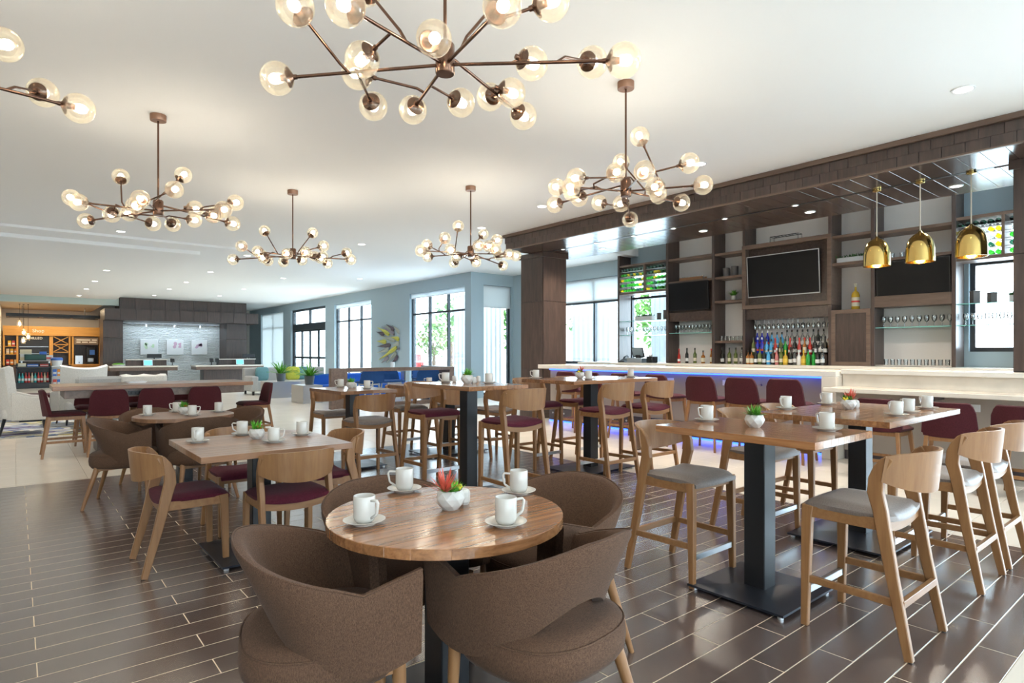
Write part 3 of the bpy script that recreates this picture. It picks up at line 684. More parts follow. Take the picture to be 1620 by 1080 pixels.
glasses('tumbler', lin(3.98, 3.08, 10), 11.74, 1.14, 'on the counter below the right television')
glasses('wine', lin(9.78, 8.55, 13), 11.78, 1.79, 'on the lower glass shelf of the left window bay')
glasses('wine', lin(2.85, 2.2, 8), 11.78, 1.79, 'on the lower glass shelf of the right window bay')
glasses('tumbler', lin(3.9, 3.6, 3), 11.78, 2.98, 'on the shelf above the right television')
# ---- small decor on shelves
def leaf_mesh(q, base, d, L_, w, droop=.0, fold=.0):
    d = Vector(d).normalized(); s = d.cross(Vector((0, 0, 1)));
    if s.length < 1e-3: s = Vector((1, 0, 0))
    s.normalize(); pts = []
    for i, (t_, ww) in enumerate(((0, .35), (.35, 1), (.7, .8), (1, .05))):
        c = Vector(base) + d * L_ * t_ - Vector((0, 0, 1)) * droop * t_ * t_
        pts += [tuple(c - s * w * ww / 2), tuple(c + s * w * ww / 2 + Vector((0, 0, 1)) * fold)]
    q.add(pts, [(0, 1, 3, 2), (2, 3, 5, 4), (4, 5, 7, 6)])
def bush(material, n, spread, L_, w, base=(0, 0, 0), up=.6, seed=1, droop=.02, oval=(1, 1)):
    rnd = random.Random(seed); q = MB()
    for i in range(n):
        a = rnd.uniform(0, 2 * PI); e = rnd.uniform(up, 1.4)
        dd = (math.cos(a) * math.cos(e), math.sin(a) * math.cos(e), math.sin(e))
        bp = (base[0] + rnd.uniform(-1, 1) * spread * oval[0], base[1] + rnd.uniform(-1, 1) * spread * oval[1], base[2])
        leaf_mesh(q, bp, dd, L_ * rnd.uniform(.6, 1.1), w, droop)
    return q
def trough(Y, z, L_, label, x=11.74):
    t = thing('planter_box', label, 'planter', (x, Y, z))
    q = MB(); q.box((-.06, -L_ / 2, 0), (.06, L_ / 2, .10)); q.build('trough', M_WHITE, t, bevel=.004)
    bush(M_LEAFD, 150, 1, .10, .022, (0, 0, .09), .3, int(Y * 10), .02, (.05, L_ / 2)).build('foliage', M_LEAFD, t)
trough(4.47, 2.99, .62, 'white trough of dark green herbs on the shelf left of the brass pendants')
trough(9.22, 2.13, .50, 'white trough of trailing green plant on the left glass shelf')
trough(2.2, 2.13, .16, 'small white planter on the right glass shelf')
t = thing('potted_plant', 'small round potted grass plant on the narrow shelf beside the large television', 'plant', (11.74, 6.88, 2.46))
q = MB(); q.lathe([(.05, 0), (.06, .02), (.062, .10), (.052, .10), (.05, .08)], 16); q.build('pot', M_POT, t, 40)
bush(M_LEAF, 90, .03, .17, .014, (0, 0, .09), .5, 3).build('foliage', M_LEAF, t)
M_DGREY = mat('charcoal_box', (.13, .12, .12), .6)
for (y, z, h, w, l) in ((7.05, 2.97, .19, .14, 'charcoal canister on the narrow shelf, left one of the pair'), (6.85, 2.97, .21, .14, 'charcoal canister on the narrow shelf, right one of the pair'), (8.80, 2.13, .16, .13, 'smaller grey box on the left glass shelf'), (8.62, 2.13, .22, .13, 'taller grey box on the left glass shelf'), (2.72, 2.13, .20, .14, 'larger grey box on the right glass shelf'), (2.50, 2.13, .16, .13, 'smaller grey box on the right glass shelf')):
    t = thing('storage_box', l, 'box', (11.74, y, z)); q = MB(); q.lathe([(w / 2 - .006, 0), (w / 2, .006), (w / 2, h - .02)], 16 if 'canister' in l else 4); q.build('box_body', M_DGREY, t, 40)
    q = MB(); q.lathe([(w / 2 + .003, h - .02), (w / 2 + .003, h), (w / 2 - .01, h + .004)], 16 if 'canister' in l else 4); q.build('box_lid', M_DGREY, t, 40)
def crate(Y, z, label, metal):
    t = thing('glass_tray', label, 'tray', (11.72, Y, z)); q = MB()
    if metal:
        for x in (-.08, .08):
            q.tube([(x, -.28, .01), (x, -.28, .12), (x, .28, .12), (x, .28, .01)], .006, 6)
        for y in lin(-.28, .28, 9): q.tube([(-.08, y, .12), (.08, y, .12)], .004, 5)
        q.build('wire_rack', M_BLACK, t)
    else:
        q.box((-.09, -.3, 0), (.09, .3, .012)); q.box((-.09, -.3, .012), (-.078, .3, .07)); q.box((.078, -.3, .012), (.09, .3, .07)); q.build('wooden_tray', M_OAKX, t)
        for i, y in enumerate(lin(-.25, .25, 7)): q = MB(); q.lathe([(.025, .012), (.03, .10), (.027, .10)], 10, (0, y, 0), caps=False); q.build('tasting_glass', M_WARE, t)
crate(7.86, 2.97, 'wooden tasting tray with small glasses above the left television', False)
crate(5.75, 3.54, 'black wire rack on top of the large television box', True)
# ---- till
t = thing('cash_register', 'black touchscreen cash register on the back counter before the left window bay', 'cash register', (11.45, 9.15, 1.12))
q = MB(); q.box((-.2, -.22, 0), (.2, .22, .11)); q.build('cash_drawer', MATS['brushed_steel'], t, bevel=.004)
q = MB(); q.at((-.05, 0, .24), 0, 0, R(-20)); q.cbox((0, 0, 0), (.03, .34, .24)); q.build('touch_screen', M_BLACK, t, bevel=.004)
q = MB(); q.at((-.067, 0, .245), 0, 0, R(-20)); q.cbox((0, 0, 0), (.003, .30, .20)); q.build('display', mat('screen_blue_grey', (.25, .32, .36), .2), t)
q = MB(); q.cbox((0, 0, .14), (.14, .12, .08)); q.build('screen_stand', M_BLACK, t)
t = thing('receipt_printer', 'black receipt printer on the back counter right of the cash register', 'printer', (11.45, 8.78, 1.12))
q = MB(); q.box((-.1, -.09, 0), (.1, .09, .15)); q.build('printer_body', M_BLACK, t, bevel=.01)
q = MB(); q.box((-.06, -.05, .15), (-.04, .05, .19)); q.build('paper_slip', M_WHITE, t)
t = thing('telephone', 'black telephone on the back counter left of the cash register', 'telephone', (11.45, 9.62, 1.12))
q = MB(); q.at((0, 0, 0)); q.loft([[(-.1, -.09, 0), (.1, -.09, 0), (.1, .09, 0), (-.1, .09, 0)], [(-.1, -.09, .03), (.1, -.09, .10), (.1, .09, .10), (-.1, .09, .03)]]); q.build('phone_base', M_BLACK, t, bevel=.004)
q = MB(); q.tube([(-.08, -.06, .09), (-.06, -.06, .12), (.07, -.06, .16), (.09, -.06, .13)], .022, 8); q.build('handset', M_BLACK, t, 40)

# ---- brass pendants over the bar end
def pendant(Y, label):
    t = thing('pendant_lamp', label, 'pendant lamp', (8.53, Y, 3.44))
    q = MB(); q.lathe([(.05, 0), (.05, -.02), (.02, -.03)], 16); q.build('ceiling_rose', M_BRASS, t, 40)
    q = MB(); q.tube([(0, 0, -.02), (0, 0, -.62)], .007, 8); q.build('cord', mat('cream_cord', (.62, .56, .46), .5), t)
    pr_ = [(.012, -.60), (.03, -.625), (.07, -.645), (.115, -.69), (.14, -.75), (.152, -.83), (.156, -.98), (.151, -.98), (.147, -.83), (.135, -.755), (.11, -.70), (.066, -.655), (.02, -.635)]
    q = MB(); q.lathe(pr_, 32, caps=False); q.build('brass_shade', M_BRASS, t, 60)
    q = MB(); q.sphere((0, 0, -.85), .04, 12, 8); q.build('bulb', MATS['warm_bulb'], t, 60)
    d = bpy.data.lights.new('pendant_light', 'POINT'); d.energy = 12; d.color = (1, .68, .34); d.shadow_soft_size = .05
    o_ = bpy.data.objects.new('pendant_light', d); COL.objects.link(o_); o_.location = (0, 0, -.92); o_.parent = t
pendant(3.0, 'brass bell pendant lamp, leftmost of the three over the bar')
pendant(2.52, 'brass bell pendant lamp, middle of the three over the bar')
pendant(2.01, 'brass bell pendant lamp, rightmost of the three over the bar')

# ================================================================== DINING FURNITURE
def grid_pad(q, w, y0, y1, ztop, th, scoop=.02, n=10, taper=.0, front_drop=.02, pw=5.):
    top = []; bot = []
    for j in range(n + 1):
        v = j / n * 2 - 1
        for i in range(n + 1):
            u = i / n * 2 - 1
            # squircle mapping for rounded corners
            x = u * math.sqrt(max(0, 1 - .12 * v * v)) if True else u; y = v * math.sqrt(max(0, 1 - .12 * u * u))
            e = max(abs(u), abs(v)); rd = max(0, (e - .60) / .40) ** 2.2
            hw = w / 2 * (1 - taper * (1 - v) / 2)
            z = ztop - scoop * (1 - u * u) * (.5 - .5 * v) - front_drop * max(0, v - .4) ** 2
            top.append((x * hw, y0 + (y + 1) / 2 * (y1 - y0), z - rd * th * .42)); bot.append((x * hw * .985, y0 + (y + 1) / 2 * (y1 - y0), z - th + rd * th * .25))
    N_ = n + 1; fs = []
    for j in range(n):
        for i in range(n):
            a = j * N_ + i; fs.append((a, a + 1, a + 1 + N_, a + N_)); b_ = a + N_ * N_; fs.append((b_, b_ + N_, b_ + 1 + N_, b_ + 1))
    per = [i for i in range(n)] + [j * N_ + n for j in range(n)] + [n * N_ + n - i for i in range(n)] + [(n - j) * N_ for j in range(n)]
    for k in range(len(per)):
        a, b_ = per[k], per[(k + 1) % len(per)]; fs.append((a, a + N_ * N_, b_ + N_ * N_, b_))
    q.add(top + bot, fs)
def wood_chair(name, label, cat, sh, seatm, feet):
    t = thing(name, label, cat); ft = sh - .035
    for s in (-1, 1):
        q = MB(); q.beam([(s * .213, .215, 0), (s * .208, .205, ft - .06), (s * .206, .20, ft)], [(.030, .034), (.036, .050), (.036, .056)]); q.build('leg', M_OAK, t, bevel=.004)
        q = MB(); h = sh
        q.beam([(s * .232, -.245, 0), (s * .222, -.175, h * .55), (s * .216, -.125, h), (s * .216, -.105, h + .08), (s * .217, -.110, h + .14), (s * .218, -.128, h + .19), (s * .218, -.150, h + .225), (s * .217, -.170, h + .244)],
               [(.030, .036), (.032, .050), (.032, .060), (.032, .066), (.032, .064), (.030, .058), (.028, .046), (.026, .030)]); q.build('leg', M_OAK, t, bevel=.004)
        q = MB(); q.beam([(s * .209, -.13, ft - .03), (s * .207, .19, ft - .03)], (.026, .055)); q.build('seat_rail', M_OAKX, t, bevel=.002)
    # scooped rear rail and straight front rail
    q = MB(); rings = []
    for i in range(9):
        u = i / 4 - 1; zt = ft + .005 - .022 * (1 - u * u); x = u * .20
        rings.append([(x, -.150, zt - .06), (x, -.128, zt - .06), (x, -.128, zt), (x, -.150, zt)])
    q.loft(rings); q.build('seat_rail', M_OAKX, t)
    q = MB(); q.box((-.20, .185, ft - .055), (.20, .207, ft - .005)); q.build('seat_rail', M_OAKX, t)
    q = MB(); grid_pad(q, .455, -.168, .250, sh + .006, .066, .022, 12, 0., .05); q.build('seat', seatm, t, 60)
    # bent plywood back
    q = MB(); rin = []; n = 16
    for i in range(n + 1):
        u = i / n * 2 - 1; a = u * R(63); x = .232 * math.sin(a) / math.sin(R(63)); y = -.132 - .140 * (math.cos(a) - math.cos(R(63))) / (1 - math.cos(R(63)))
        e = abs(u) ** 6
        zt = sh + .272 - .012 * e - .010 * u * u; zb = sh + .082 + .052 * abs(u) ** 2.2
        nx, ny = math.sin(a), -math.cos(a); ll = math.hypot(nx, ny); th = .008
        rk = .018  # backward lean of the top edge
        rin.append([(x - nx * th, y - ny * th, zb), (x + nx * th, y + ny * th, zb), (x + nx * th, y + ny * th - rk, zt), (x - nx * th, y - ny * th - rk, zt)])
    q.loft(rin); q.build('backrest', M_OAK, t, 35)
    if feet:
        zf = .235
        for s in (-1, 1):
            q = MB(); q.beam([(s * .223, -.205, zf), (s * .211, .205, zf)], (.020, .034)); q.build('stretcher', M_OAKX, t, bevel=.002)
        q = MB(); q.box((-.222, -.222, zf - .017), (.222, -.198, zf + .017)); q.build('stretcher', M_OAKX, t, bevel=.002)
        q = MB(); q.box((-.20, .20, .155), (.20, .222, .19)); q.build('footrest', M_CHROME, t, bevel=.002)
    for s in (-1, 1):
        for y, x in ((.215, .213), (-.245, .232)):
            q = MB(); q.lathe([(.014, -.0), (.014, .006)], 10, (s * x, y, 0)); q.build('glide', M_BLACK, t)
    return t
C_LOW = wood_chair('counter_stool', 'x', 'bar stool', .635, M_GREYS, True)
C_TALL = wood_chair('bar_height_stool', 'x', 'bar stool', .775, M_BURG, True)
C_DINE = wood_chair('dining_chair', 'x', 'dining chair', .475, M_BURG, False)
# front = facing +Y at rz 0 ; rz=PI faces -Y ; rz=-PI/2 faces +X ; rz=PI/2 faces -X
NS, SS, ES, WS = 0., PI, -PI / 2, PI / 2
for l, x, y, rz in (
    ('oak counter stool at far side of the front pub table, nearest the round table', 3.205, 2.225, SS),
    ('large oak counter stool with grey seat in right foreground, back to the viewer', 3.245, 1.175, NS),
    ('oak counter stool behind front pub table, at far side of the wide table, left one', 4.43, 2.40, SS),
    ('oak counter stool at far side of the wide table, right one, half hidden by tabletop', 5.10, 2.40, SS),
    ('oak counter stool at near side of the wide table, beside the foreground stool', 4.40, 1.18, NS),
    ('oak counter stool at near side of the wide table, cut by the right picture edge', 5.02, 1.18, NS),
    ('oak counter stool at near side of small left pub table, back to viewer', 3.03, 6.17, NS),
    ('oak counter stool with grey seat at far side of small left pub table', 3.10, 7.33, SS),
    ('grey-seated oak stool at far side of the hidden pub table, left one', 4.20, 7.44, SS),
    ('grey-seated oak stool at far side of the hidden pub table, right one', 4.92, 7.44, SS),
    ('grey-seated oak stool at near side of the hidden pub table, left one', 4.15, 6.36, NS),
    ('grey-seated oak stool at near side of the hidden pub table, right one', 4.92, 6.36, NS)):
    place(C_LOW, 'C_LOW', l, (x, y, 0), rz, 'grey-seated counter stools')
for l, x, y, rz in (
    ('tall oak stool with burgundy seat in the centre, back to viewer, beyond the round table', 3.42, 4.13, NS),
    ('tall oak stool with burgundy seat at far side of the narrow tall table', 3.33, 5.36, SS),
    ('tall burgundy-seated stool at near side of tall table by bar, left one', 4.84, 4.30, NS),
    ('tall burgundy-seated stool at near side of tall table by bar, right one', 5.53, 4.30, NS),
    ('tall burgundy-seated stool at far side of tall table by bar, left one', 4.82, 5.40, SS),
    ('tall burgundy-seated stool at far side of tall table by bar, right one', 5.52, 5.40, SS)):
    place(C_TALL, 'C_TALL', l, (x, y, 0), rz, 'burgundy-seated tall stools')
for l, x, y, rz in (
    ('oak dining chair with burgundy seat at left side of the square table', .835, 4.40, ES),
    ('oak dining chair with burgundy seat at near side of the square table, back to viewer', 1.375, 3.95, NS),
    ('oak dining chair with burgundy seat at right end of the square table', 1.82, 4.46, WS),
    ('oak dining chair with burgundy seat at far side of the square table', 1.37, 4.98, SS)):
    place(C_DINE, 'C_DINE', l, (x, y, 0), rz, 'dining chairs around the square table')

# ---- tub armchair
def smooth(a, b_, t_): t_ = max(0, min(1, (t_ - a) / (b_ - a))); return t_ * t_ * (3 - 2 * t_)
def armchair(name):
    t = thing(name, 'x', 'armchair')
    def plan(s):  # s -1..1 ; returns point, outward normal
        a = abs(s); sg = 1 if s >= 0 else -1
        if a < .60:
            th = a / .60 * PI / 2; x = .300 * math.sin(th) ** .92 if th > 0 else 0; y = -.252 * math.cos(th) ** .92 if th < PI / 2 - 1e-6 else 0
            nx, ny = math.sin(th), -math.cos(th)
        else:
            k = (a - .60) / .40; x = .300 - .012 * k * k; y = .255 * k; nx, ny = 1, 0.05 * k
        return (sg * x, y), (sg * nx, ny)
    def topz(a):
        if a < .72: return .765 - .125 * max(0, (a - .08) / .64) ** 1.25
        return .640 + .052 * (a - .72) / .28
    def botz(a):
        return .545 - .160 * smooth(.0, .72, a) if a < .80 else .388 + .045 * ((a - .80) / .20) ** 1.3
    n = 50; rings = []; outl = []
    for i in range(n + 1):
        s = i / n * 2 - 1; a = abs(s); (x, y), (nx, ny) = plan(s); zt, zb = topz(a), botz(a); T = .020
        fl = .020 + .085 * (1 - smooth(.25, .95, a))
        ring = []
        for (k, off) in ((0., 1), (.5, 1), (.93, 1), (1., .55), (1., -.55), (.93, -1), (.5, -1), (0., -1)):
            z = zb + (zt - zb) * k; fo = fl * (k - .80)
            ring.append((x + nx * (T * off + fo), y + ny * (T * off + fo), z))
        rings.append(ring)
    q = MB(); q.loft(rings); sh_ = q.build('back_shell', M_TAUPE, t, 50)
    q = MB(); pts = [(r_[3][0], r_[3][1], r_[3][2] + .001) for r_ in rings]; q.tube(pts, .0035, 6); q.build('piping', M_TAUPE, sh_, 60)
    def outline(k, dz):
        r_ = []
        for i in range(40):
            th = 2 * PI * i / 40; c, s = math.cos(th), math.sin(th); e = 2.6
            x = .272 * k * (abs(c) ** (2 / e)) * (1 if c >= 0 else -1); y = .268 * k * (abs(s) ** (2 / e)) * (1 if s >= 0 else -1)
            r_.append((x, y + .0, dz))
        return r_
    q = MB(); q.loft([outline(.80, .335), outline(.93, .342), outline(.985, .365), outline(1., .40), outline(.985, .44), outline(.94, .462), outline(.80, .476), outline(.5, .482), outline(.2, .484)]); st = q.build('seat', M_TAUPE, t, 60)
    q = MB(); q.tube(outline(.975, .452) + outline(.975, .452)[:1], .0032, 6, caps=False); q.build('piping', M_TAUPE, st, 60)
    for sx in (-1, 1):
        q = MB(); q.tube([(sx * .215, .20, .40), (sx * .225, .215, .0)], [.024, .014], 12); q.build('leg', M_OAK, t, 40)
        q = MB(); q.tube([(sx * .19, -.17, .36), (sx * .25, -.27, .0)], [.024, .013], 12); q.build('leg', M_OAK, t, 40)
        q = MB(); q.beam([(sx * .20, -.16, .345), (sx * .215, .20, .375)], (.022, .05)); q.build('seat_rail', M_OAKX, t, bevel=.002)
    q = MB(); q.box((-.20, .185, .335), (.20, .207, .385)); q.build('seat_rail', M_OAKX, t); q = MB(); q.box((-.19, -.175, .31), (.19, -.155, .35)); q.build('seat_rail', M_OAKX, t)
    return t
ARM = armchair('tub_armchair')
for l, x, y, rz in (
    ('taupe tweed tub armchair at left foreground of the front round table', .80, 1.955, R(-90 - 17)),
    ('taupe tweed tub armchair in centre foreground, back to the viewer', 1.40, 1.545, R(6)),
    ('taupe tweed tub armchair at right rear of the front round table', 1.86, 1.99, R(90 + 4)),
    ('taupe tweed tub armchair at left rear of the front round table, tucked in', 1.29, 2.33, R(180 + 4)),
    ('taupe tub armchair at left side of the far round table, seen in profile', .77, 6.47, R(-90 - 18)),
    ('taupe tub armchair at near side of the far round table, back to viewer', 1.33, 6.22, R(5)),
    ('taupe tub armchair at right side of the far round table', 1.76, 6.78, R(90 + 25)),
    ('taupe tub armchair at far side of the far round table', 1.12, 7.12, R(180 + 10))):
    place(ARM, 'ARM', l, (x, y, 0), rz, 'taupe tub armchairs')

# ---- tables
def base_metal(t, h, plate, col=.062, pz=.022):
    px, py = plate
    q = MB(); q.box((-col, -col, pz), (col, col, h - .03)); q.build('column', M_BLACK, t, bevel=.004)
    q = MB(); q.loft([[(-px, -py, pz - .004), (px, -py, pz - .004), (px, py, pz - .004), (-px, py, pz - .004)], [(-px, -py, pz + .008), (px, -py, pz + .008), (px, py, pz + .008), (-px, py, pz + .008)], [(-.07, -.07, pz + .016), (.07, -.07, pz + .016), (.07, .07, pz + .016), (-.07, .07, pz + .016)]]); q.build('base_plate', M_PLATE, t)
    q = MB(); q.box((-.16, -.05, h - .055), (.16, .05, h - .036)); q.build('top_bracket', M_BLACK, t)
    for sx in (-1, 1):
        for sy in (-1, 1):
            q = MB(); q.lathe([(.016, 0), (.016, .014), (.006, .018)], 10, (sx * (px - .03), sy * (py - .03), 0)); q.build('levelling_foot', M_CHROME, t)
def rect_table(name, label, x, y, sx, sy, h, along, material, plate, th=.038, bw=.075):
    t = thing(name, label, 'table', (x, y, 0))
    base_metal(t, h, plate)
    q = MB(); q.box((-sx / 2 + .01, -sy / 2 + .01, h - th + .001), (sx / 2 - .01, sy / 2 - .01, h - .012)); top = q.build('tabletop', material, t)
    span = sx if along == 'y' else sy; n = max(3, round(span / bw)); cur = -span / 2; ws = [random.uniform(.75, 1.25) for _ in range(n)]; k = span / sum(ws)
    for w in ws:
        w *= k; g = .0004; q = MB()
        if along == 'y': q.box((cur + g, -sy / 2, h - th), (cur + w - g, sy / 2, h))
        else: q.box((-sx / 2, cur + g, h - th), (sx / 2, cur + w - g, h))
        q.build('board', material, top, bevel=.0012); cur += w
    return t
def round_table(name, label, x, y, r, h, material, th=.036, bw=.07):
    t = thing(name, label, 'table', (x, y, 0)); base_metal(t, h, (.30, .30))
    q = MB(); q.lathe([(r - .02, h - th + .001), (r - .02, h - .012)], 40); top = q.build('tabletop', material, t)
    n = round(2 * r / bw); ws = [random.uniform(.75, 1.25) for _ in range(n)]; k = 2 * r / sum(ws); cur = -r
    for w in ws:
        a, c = cur, cur + w * k; cur = c; poly = []
        m = 10
        ya, yc = max(-r, min(r, a)), max(-r, min(r, c))
        t0, t1 = math.asin(ya / r), math.asin(yc / r)
        right = [(r * math.cos(t0 + (t1 - t0) * i / m), r * math.sin(t0 + (t1 - t0) * i / m)) for i in range(m + 1)]
        left = [(-px, py) for px, py in reversed(right)]
        poly = right + left; out = []
        for p in poly:
            if not out or math.hypot(p[0] - out[-1][0], p[1] - out[-1][1]) > 1e-4: out.append(p)
        if math.hypot(out[0][0] - out[-1][0], out[0][1] - out[-1][1]) < 1e-4: out.pop()
        q = MB(); q.prism(out, h - th, h); q.build('board', material, top, bevel=.002)
    return t
HC, HB, HD = .925, 1.055, .745
rect_table('pub_table', 'walnut pub table in right foreground with two mugs and a succulent', 3.26, 1.75, .69, .92, HC, 'y', M_WALN, (.29, .28))
rect_table('pub_table', 'wide walnut pub table with five mugs before the marble bar', 4.83, 1.81, 1.43, .87, HC, 'x', M_WALNX, (.45, .33))
rect_table('pub_table', 'tall walnut table nearest the dark column and blue-lit bar', 5.17, 4.84, 1.40, .84, HB, 'x', M_WALNX, (.45, .30))
rect_table('pub_table', 'narrow tall walnut table at picture centre with mugs and shakers', 3.36, 4.74, .68, .97, HB, 'y', M_WALN, (.29, .29))
rect_table('pub_table', 'small walnut pub table left of centre before the blue chairs', 3.10, 6.76, .69, .92, HC, 'y', M_WALNF, (.30, .29))
rect_table('pub_table', 'walnut pub table mostly hidden behind the narrow tall table', 4.56, 6.9, 1.4, .84, HC, 'x', M_WALNF, (.45, .30))
round_table('round_table', 'round walnut butcher-block table in the foreground with four mugs', 1.268, 1.932, .442, HD, M_WALNX)
round_table('round_table', 'round walnut table at far left with four mugs', 1.28, 6.62, .44, HD, M_WALNF)
rect_table('square_table', 'square walnut dining table with four burgundy-seated chairs', 1.29, 4.30, .93, .95, HD, 'x', M_WALNF, (.31, .31))

# ---- crockery
def mk_mug():
    t = thing('coffee_mug', 'x', 'mug')
    q = MB(); q.lathe([(.0, .002), (.026, .0), (.033, .006), (.0385, .02), (.0385, .092), (.037, .094), (.0355, .092), (.0355, .02), (.028, .010), (0., .009)], 24, caps=False); q.build('mug_body', M_CHINA, t, 40)
    q = MB(); q.beam([(.036, 0, .080), (.064, 0, .083), (.070, 0, .075), (.064, 0, .040), (.060, 0, .034), (.036, 0, .018)], (.011, .008), side=(0, 1, 0)); q.build('handle', M_CHINA, t, 50, bevel=.0015)
    return t
def mk_saucer():
    t = thing('saucer', 'x', 'saucer')
    q = MB(); q.lathe([(.0, .003), (.036, .003), (.038, .0), (.042, .0), (.044, .004), (.072, .014), (.0745, .0165), (.072, .0175), (.044, .008), (.03, .006), (0., .006)], 28, caps=False); q.build('saucer_dish', M_CHINA, t, 50)
    return t
MUG, SAU = mk_mug(), mk_saucer()
def setting(x, y, z, hz, where, plate=True):
    if plate: place(SAU, 'SAU', 'white china saucer ' + where, (x, y, z), 0, 'saucers on the tables')
    place(MUG, 'MUG', 'white china coffee mug ' + where, (x, y, z + (.006 if plate else 0)), hz, 'coffee mugs on the tables')
rt = 'on the front round table, '
setting(.955, 1.985, HD, R(-75), rt + 'leftmost setting'); setting(1.315, 2.34, HD, R(150), rt + 'rear setting by the tucked-in armchair')
setting(1.675, 1.99, HD, R(150), rt + 'rear right setting'); setting(1.33, 1.65, HD, R(-15), rt + 'nearest setting')
rt = 'on the square dining table, '
setting(.95, 4.50, HD, R(-120), rt + 'left corner'); setting(1.29, 4.70, HD, R(150), rt + 'far side beside the succulent'); setting(1.35, 4.18, HD, R(-30), rt + 'near side'); setting(1.63, 4.42, HD, R(60), rt + 'right end')
rt = 'on the far round table, '
setting(.98, 6.72, HD, R(-120), rt + 'left setting'); setting(1.27, 6.93, HD, R(150), rt + 'rear setting'); setting(1.31, 6.43, HD, R(-20), rt + 'near setting'); setting(1.60, 6.66, HD, R(60), rt + 'right setting')
rt = 'on the front pub table, '
setting(3.31, 2.12, HC, R(165), rt + 'left end'); setting(3.42, 1.45, HC, R(70), rt + 'right end')
rt = 'on the wide pub table, '
setting(4.47, 2.19, HC, R(170), rt + 'far left corner'); setting(5.12, 2.17, HC, R(70), rt + 'far right side'); setting(4.58, 1.49, HC, R(60), rt + 'near edge, left one of three'); setting(4.90, 1.52, HC, R(60), rt + 'near edge, middle one of three'); setting(5.33, 1.53, HC, R(60), rt + 'near edge, right one of three')
rt = 'on the tall table by the bar, '
setting(4.60, 5.16, HB, R(160), rt + 'left corner'); setting(4.88, 4.60, HB, R(70), rt + 'near side beside the succulent'); setting(5.72, 4.70, HB, R(70), rt + 'right end')
rt = 'on the narrow tall table, '
setting(3.30, 5.05, HB, R(165), rt + 'left setting'); setting(3.50, 4.60, HB, R(20), rt + 'right setting')
rt = 'on the small left pub table, '
setting(3.10, 7.10, HC, R(165), rt + 'left setting'); setting(3.20, 6.58, HC, R(-10), rt + 'right setting')
setting(4.28, 6.95, HC, R(160), 'on the hidden pub table behind the narrow tall table', False)
def shaker(x, y, z, label):
    t = thing('shaker', label, 'shaker', (x, y, z), random.uniform(0, 3))
    q = MB(); q.lathe([(.018, 0), (.024, .012), (.025, .03), (.0235, .05), (.019, .058)], 7); q.build('shaker_body', M_POT, t)
    q = MB(); q.lathe([(.018, .058), (.014, .062), (.004, .063)], 7); q.build('shaker_top', M_POT, t)
for x, y, z, l in ((1.385, 1.985, HD, 'white faceted shaker behind the succulent on the front round table'), (4.99, 1.90, HC, 'white shaker right of the succulent on the wide pub table'), (3.42, 4.735, HB, 'white shaker right beside the succulent on the narrow tall table'), (3.45, 5.12, HB, 'white shaker left of the succulent on the narrow tall table'), (3.61, 4.92, HB, 'white shaker at the far edge of the narrow tall table'), (3.16, 6.82, HC, 'white shaker beside the succulent on the small left pub table')):
    shaker(x, y, z, l)
def succulent(x, y, z, label, kind, seed, sc=1.):
    t = thing('succulent_pot', label, 'potted plant', (x, y, z), seed * .7); t.scale = (sc, sc, sc)
    n = 8; rings = []
    for k, (r_, zz, off) in enumerate(((.026, 0, 0), (.043, .018, .5), (.050, .040, 0), (.044, .062, .5), (.040, .066, .5))):
        rings.append([(r_ * math.cos(2 * PI * (j + off) / n), r_ * math.sin(2 * PI * (j + off) / n), zz) for j in range(n)])
    q = MB(); vs = [p for r_ in rings for p in r_]; fs = []
    for i in range(4):
        for j in range(n):
            a, b_ = i * n + j, i * n + (j + 1) % n; c, d = (i + 1) * n + j, (i + 1) * n + (j + 1) % n
            if rings[i] and i < 3:
                if i % 2 == 0: fs += [(a, b_, c), (b_, d, c)]
                else: fs += [(a, b_, d), (a, d, c)]
            else: fs.append((a, b_, d, c))
    fs.append(tuple(reversed(range(n)))); q.add(vs, fs); q.build('faceted_pot', M_POT, t)
    q = MB(); q.lathe([(.040, .058), (.02, .062)], 12); q.build('soil', M_SOIL, t)
    if kind == 'spiky':
        bush(M_LEAF, 110, .022, .068, .0065, (0, 0, .06), .2, seed, .006).build('green_rosette', M_LEAF, t)
        bush(M_ORNG, 14, .012, .030, .012, (-.012, -.012, .062), .2, seed + 1, .004).build('orange_rosette', M_ORNG, t)
    else:
        bush(M_LEAF, 110, .022, .046, .007, (0, -.004, .06), .25, seed, .004).build('green_rosette', M_LEAF, t)
        bush(M_CORAL, 46, .010, .088, .0075, (-.018, .012, .06), .35, seed + 1, .004).build('coral_rosette', M_CORAL, t)
        q = MB(); 
        for i in range(5): q.sphere((.022 + .010 * math.cos(i * 1.3), -.018 + .010 * math.sin(i * 1.3), .068 + .006 * (i % 3)), .008, 8, 6)
        q.build('yellow_buds', M_YEL, t, 60)
succulent(1.30, 1.955, HD, 'white faceted pot of coral, green and yellow succulents on the front round table', 'mix', 1, 1.14)
succulent(1.31, 4.42, HD, 'white pot of green and orange succulent on the square dining table', 'spiky', 2, 1.1)
succulent(1.28, 6.66, HD, 'white pot of green and orange succulent on the far round table', 'spiky', 3, 1.1)
succulent(3.26, 1.78, HC, 'white faceted pot of succulents on the front pub table', 'spiky', 4, 1.1)
succulent(4.85, 1.90, HC, 'white pot of yellow-green succulents on the wide pub table', 'mix', 5, 1.1)
succulent(5.01, 4.86, HB, 'white pot of red succulent on the tall table by the bar', 'mix', 6, 1.1)
succulent(3.35, 4.75, HB, 'white pot of green succulent on the narrow tall table', 'spiky', 7, 1.25)
succulent(3.12, 6.85, HC, 'white pot of green succulent on the small left pub table', 'spiky', 8, 1.1)

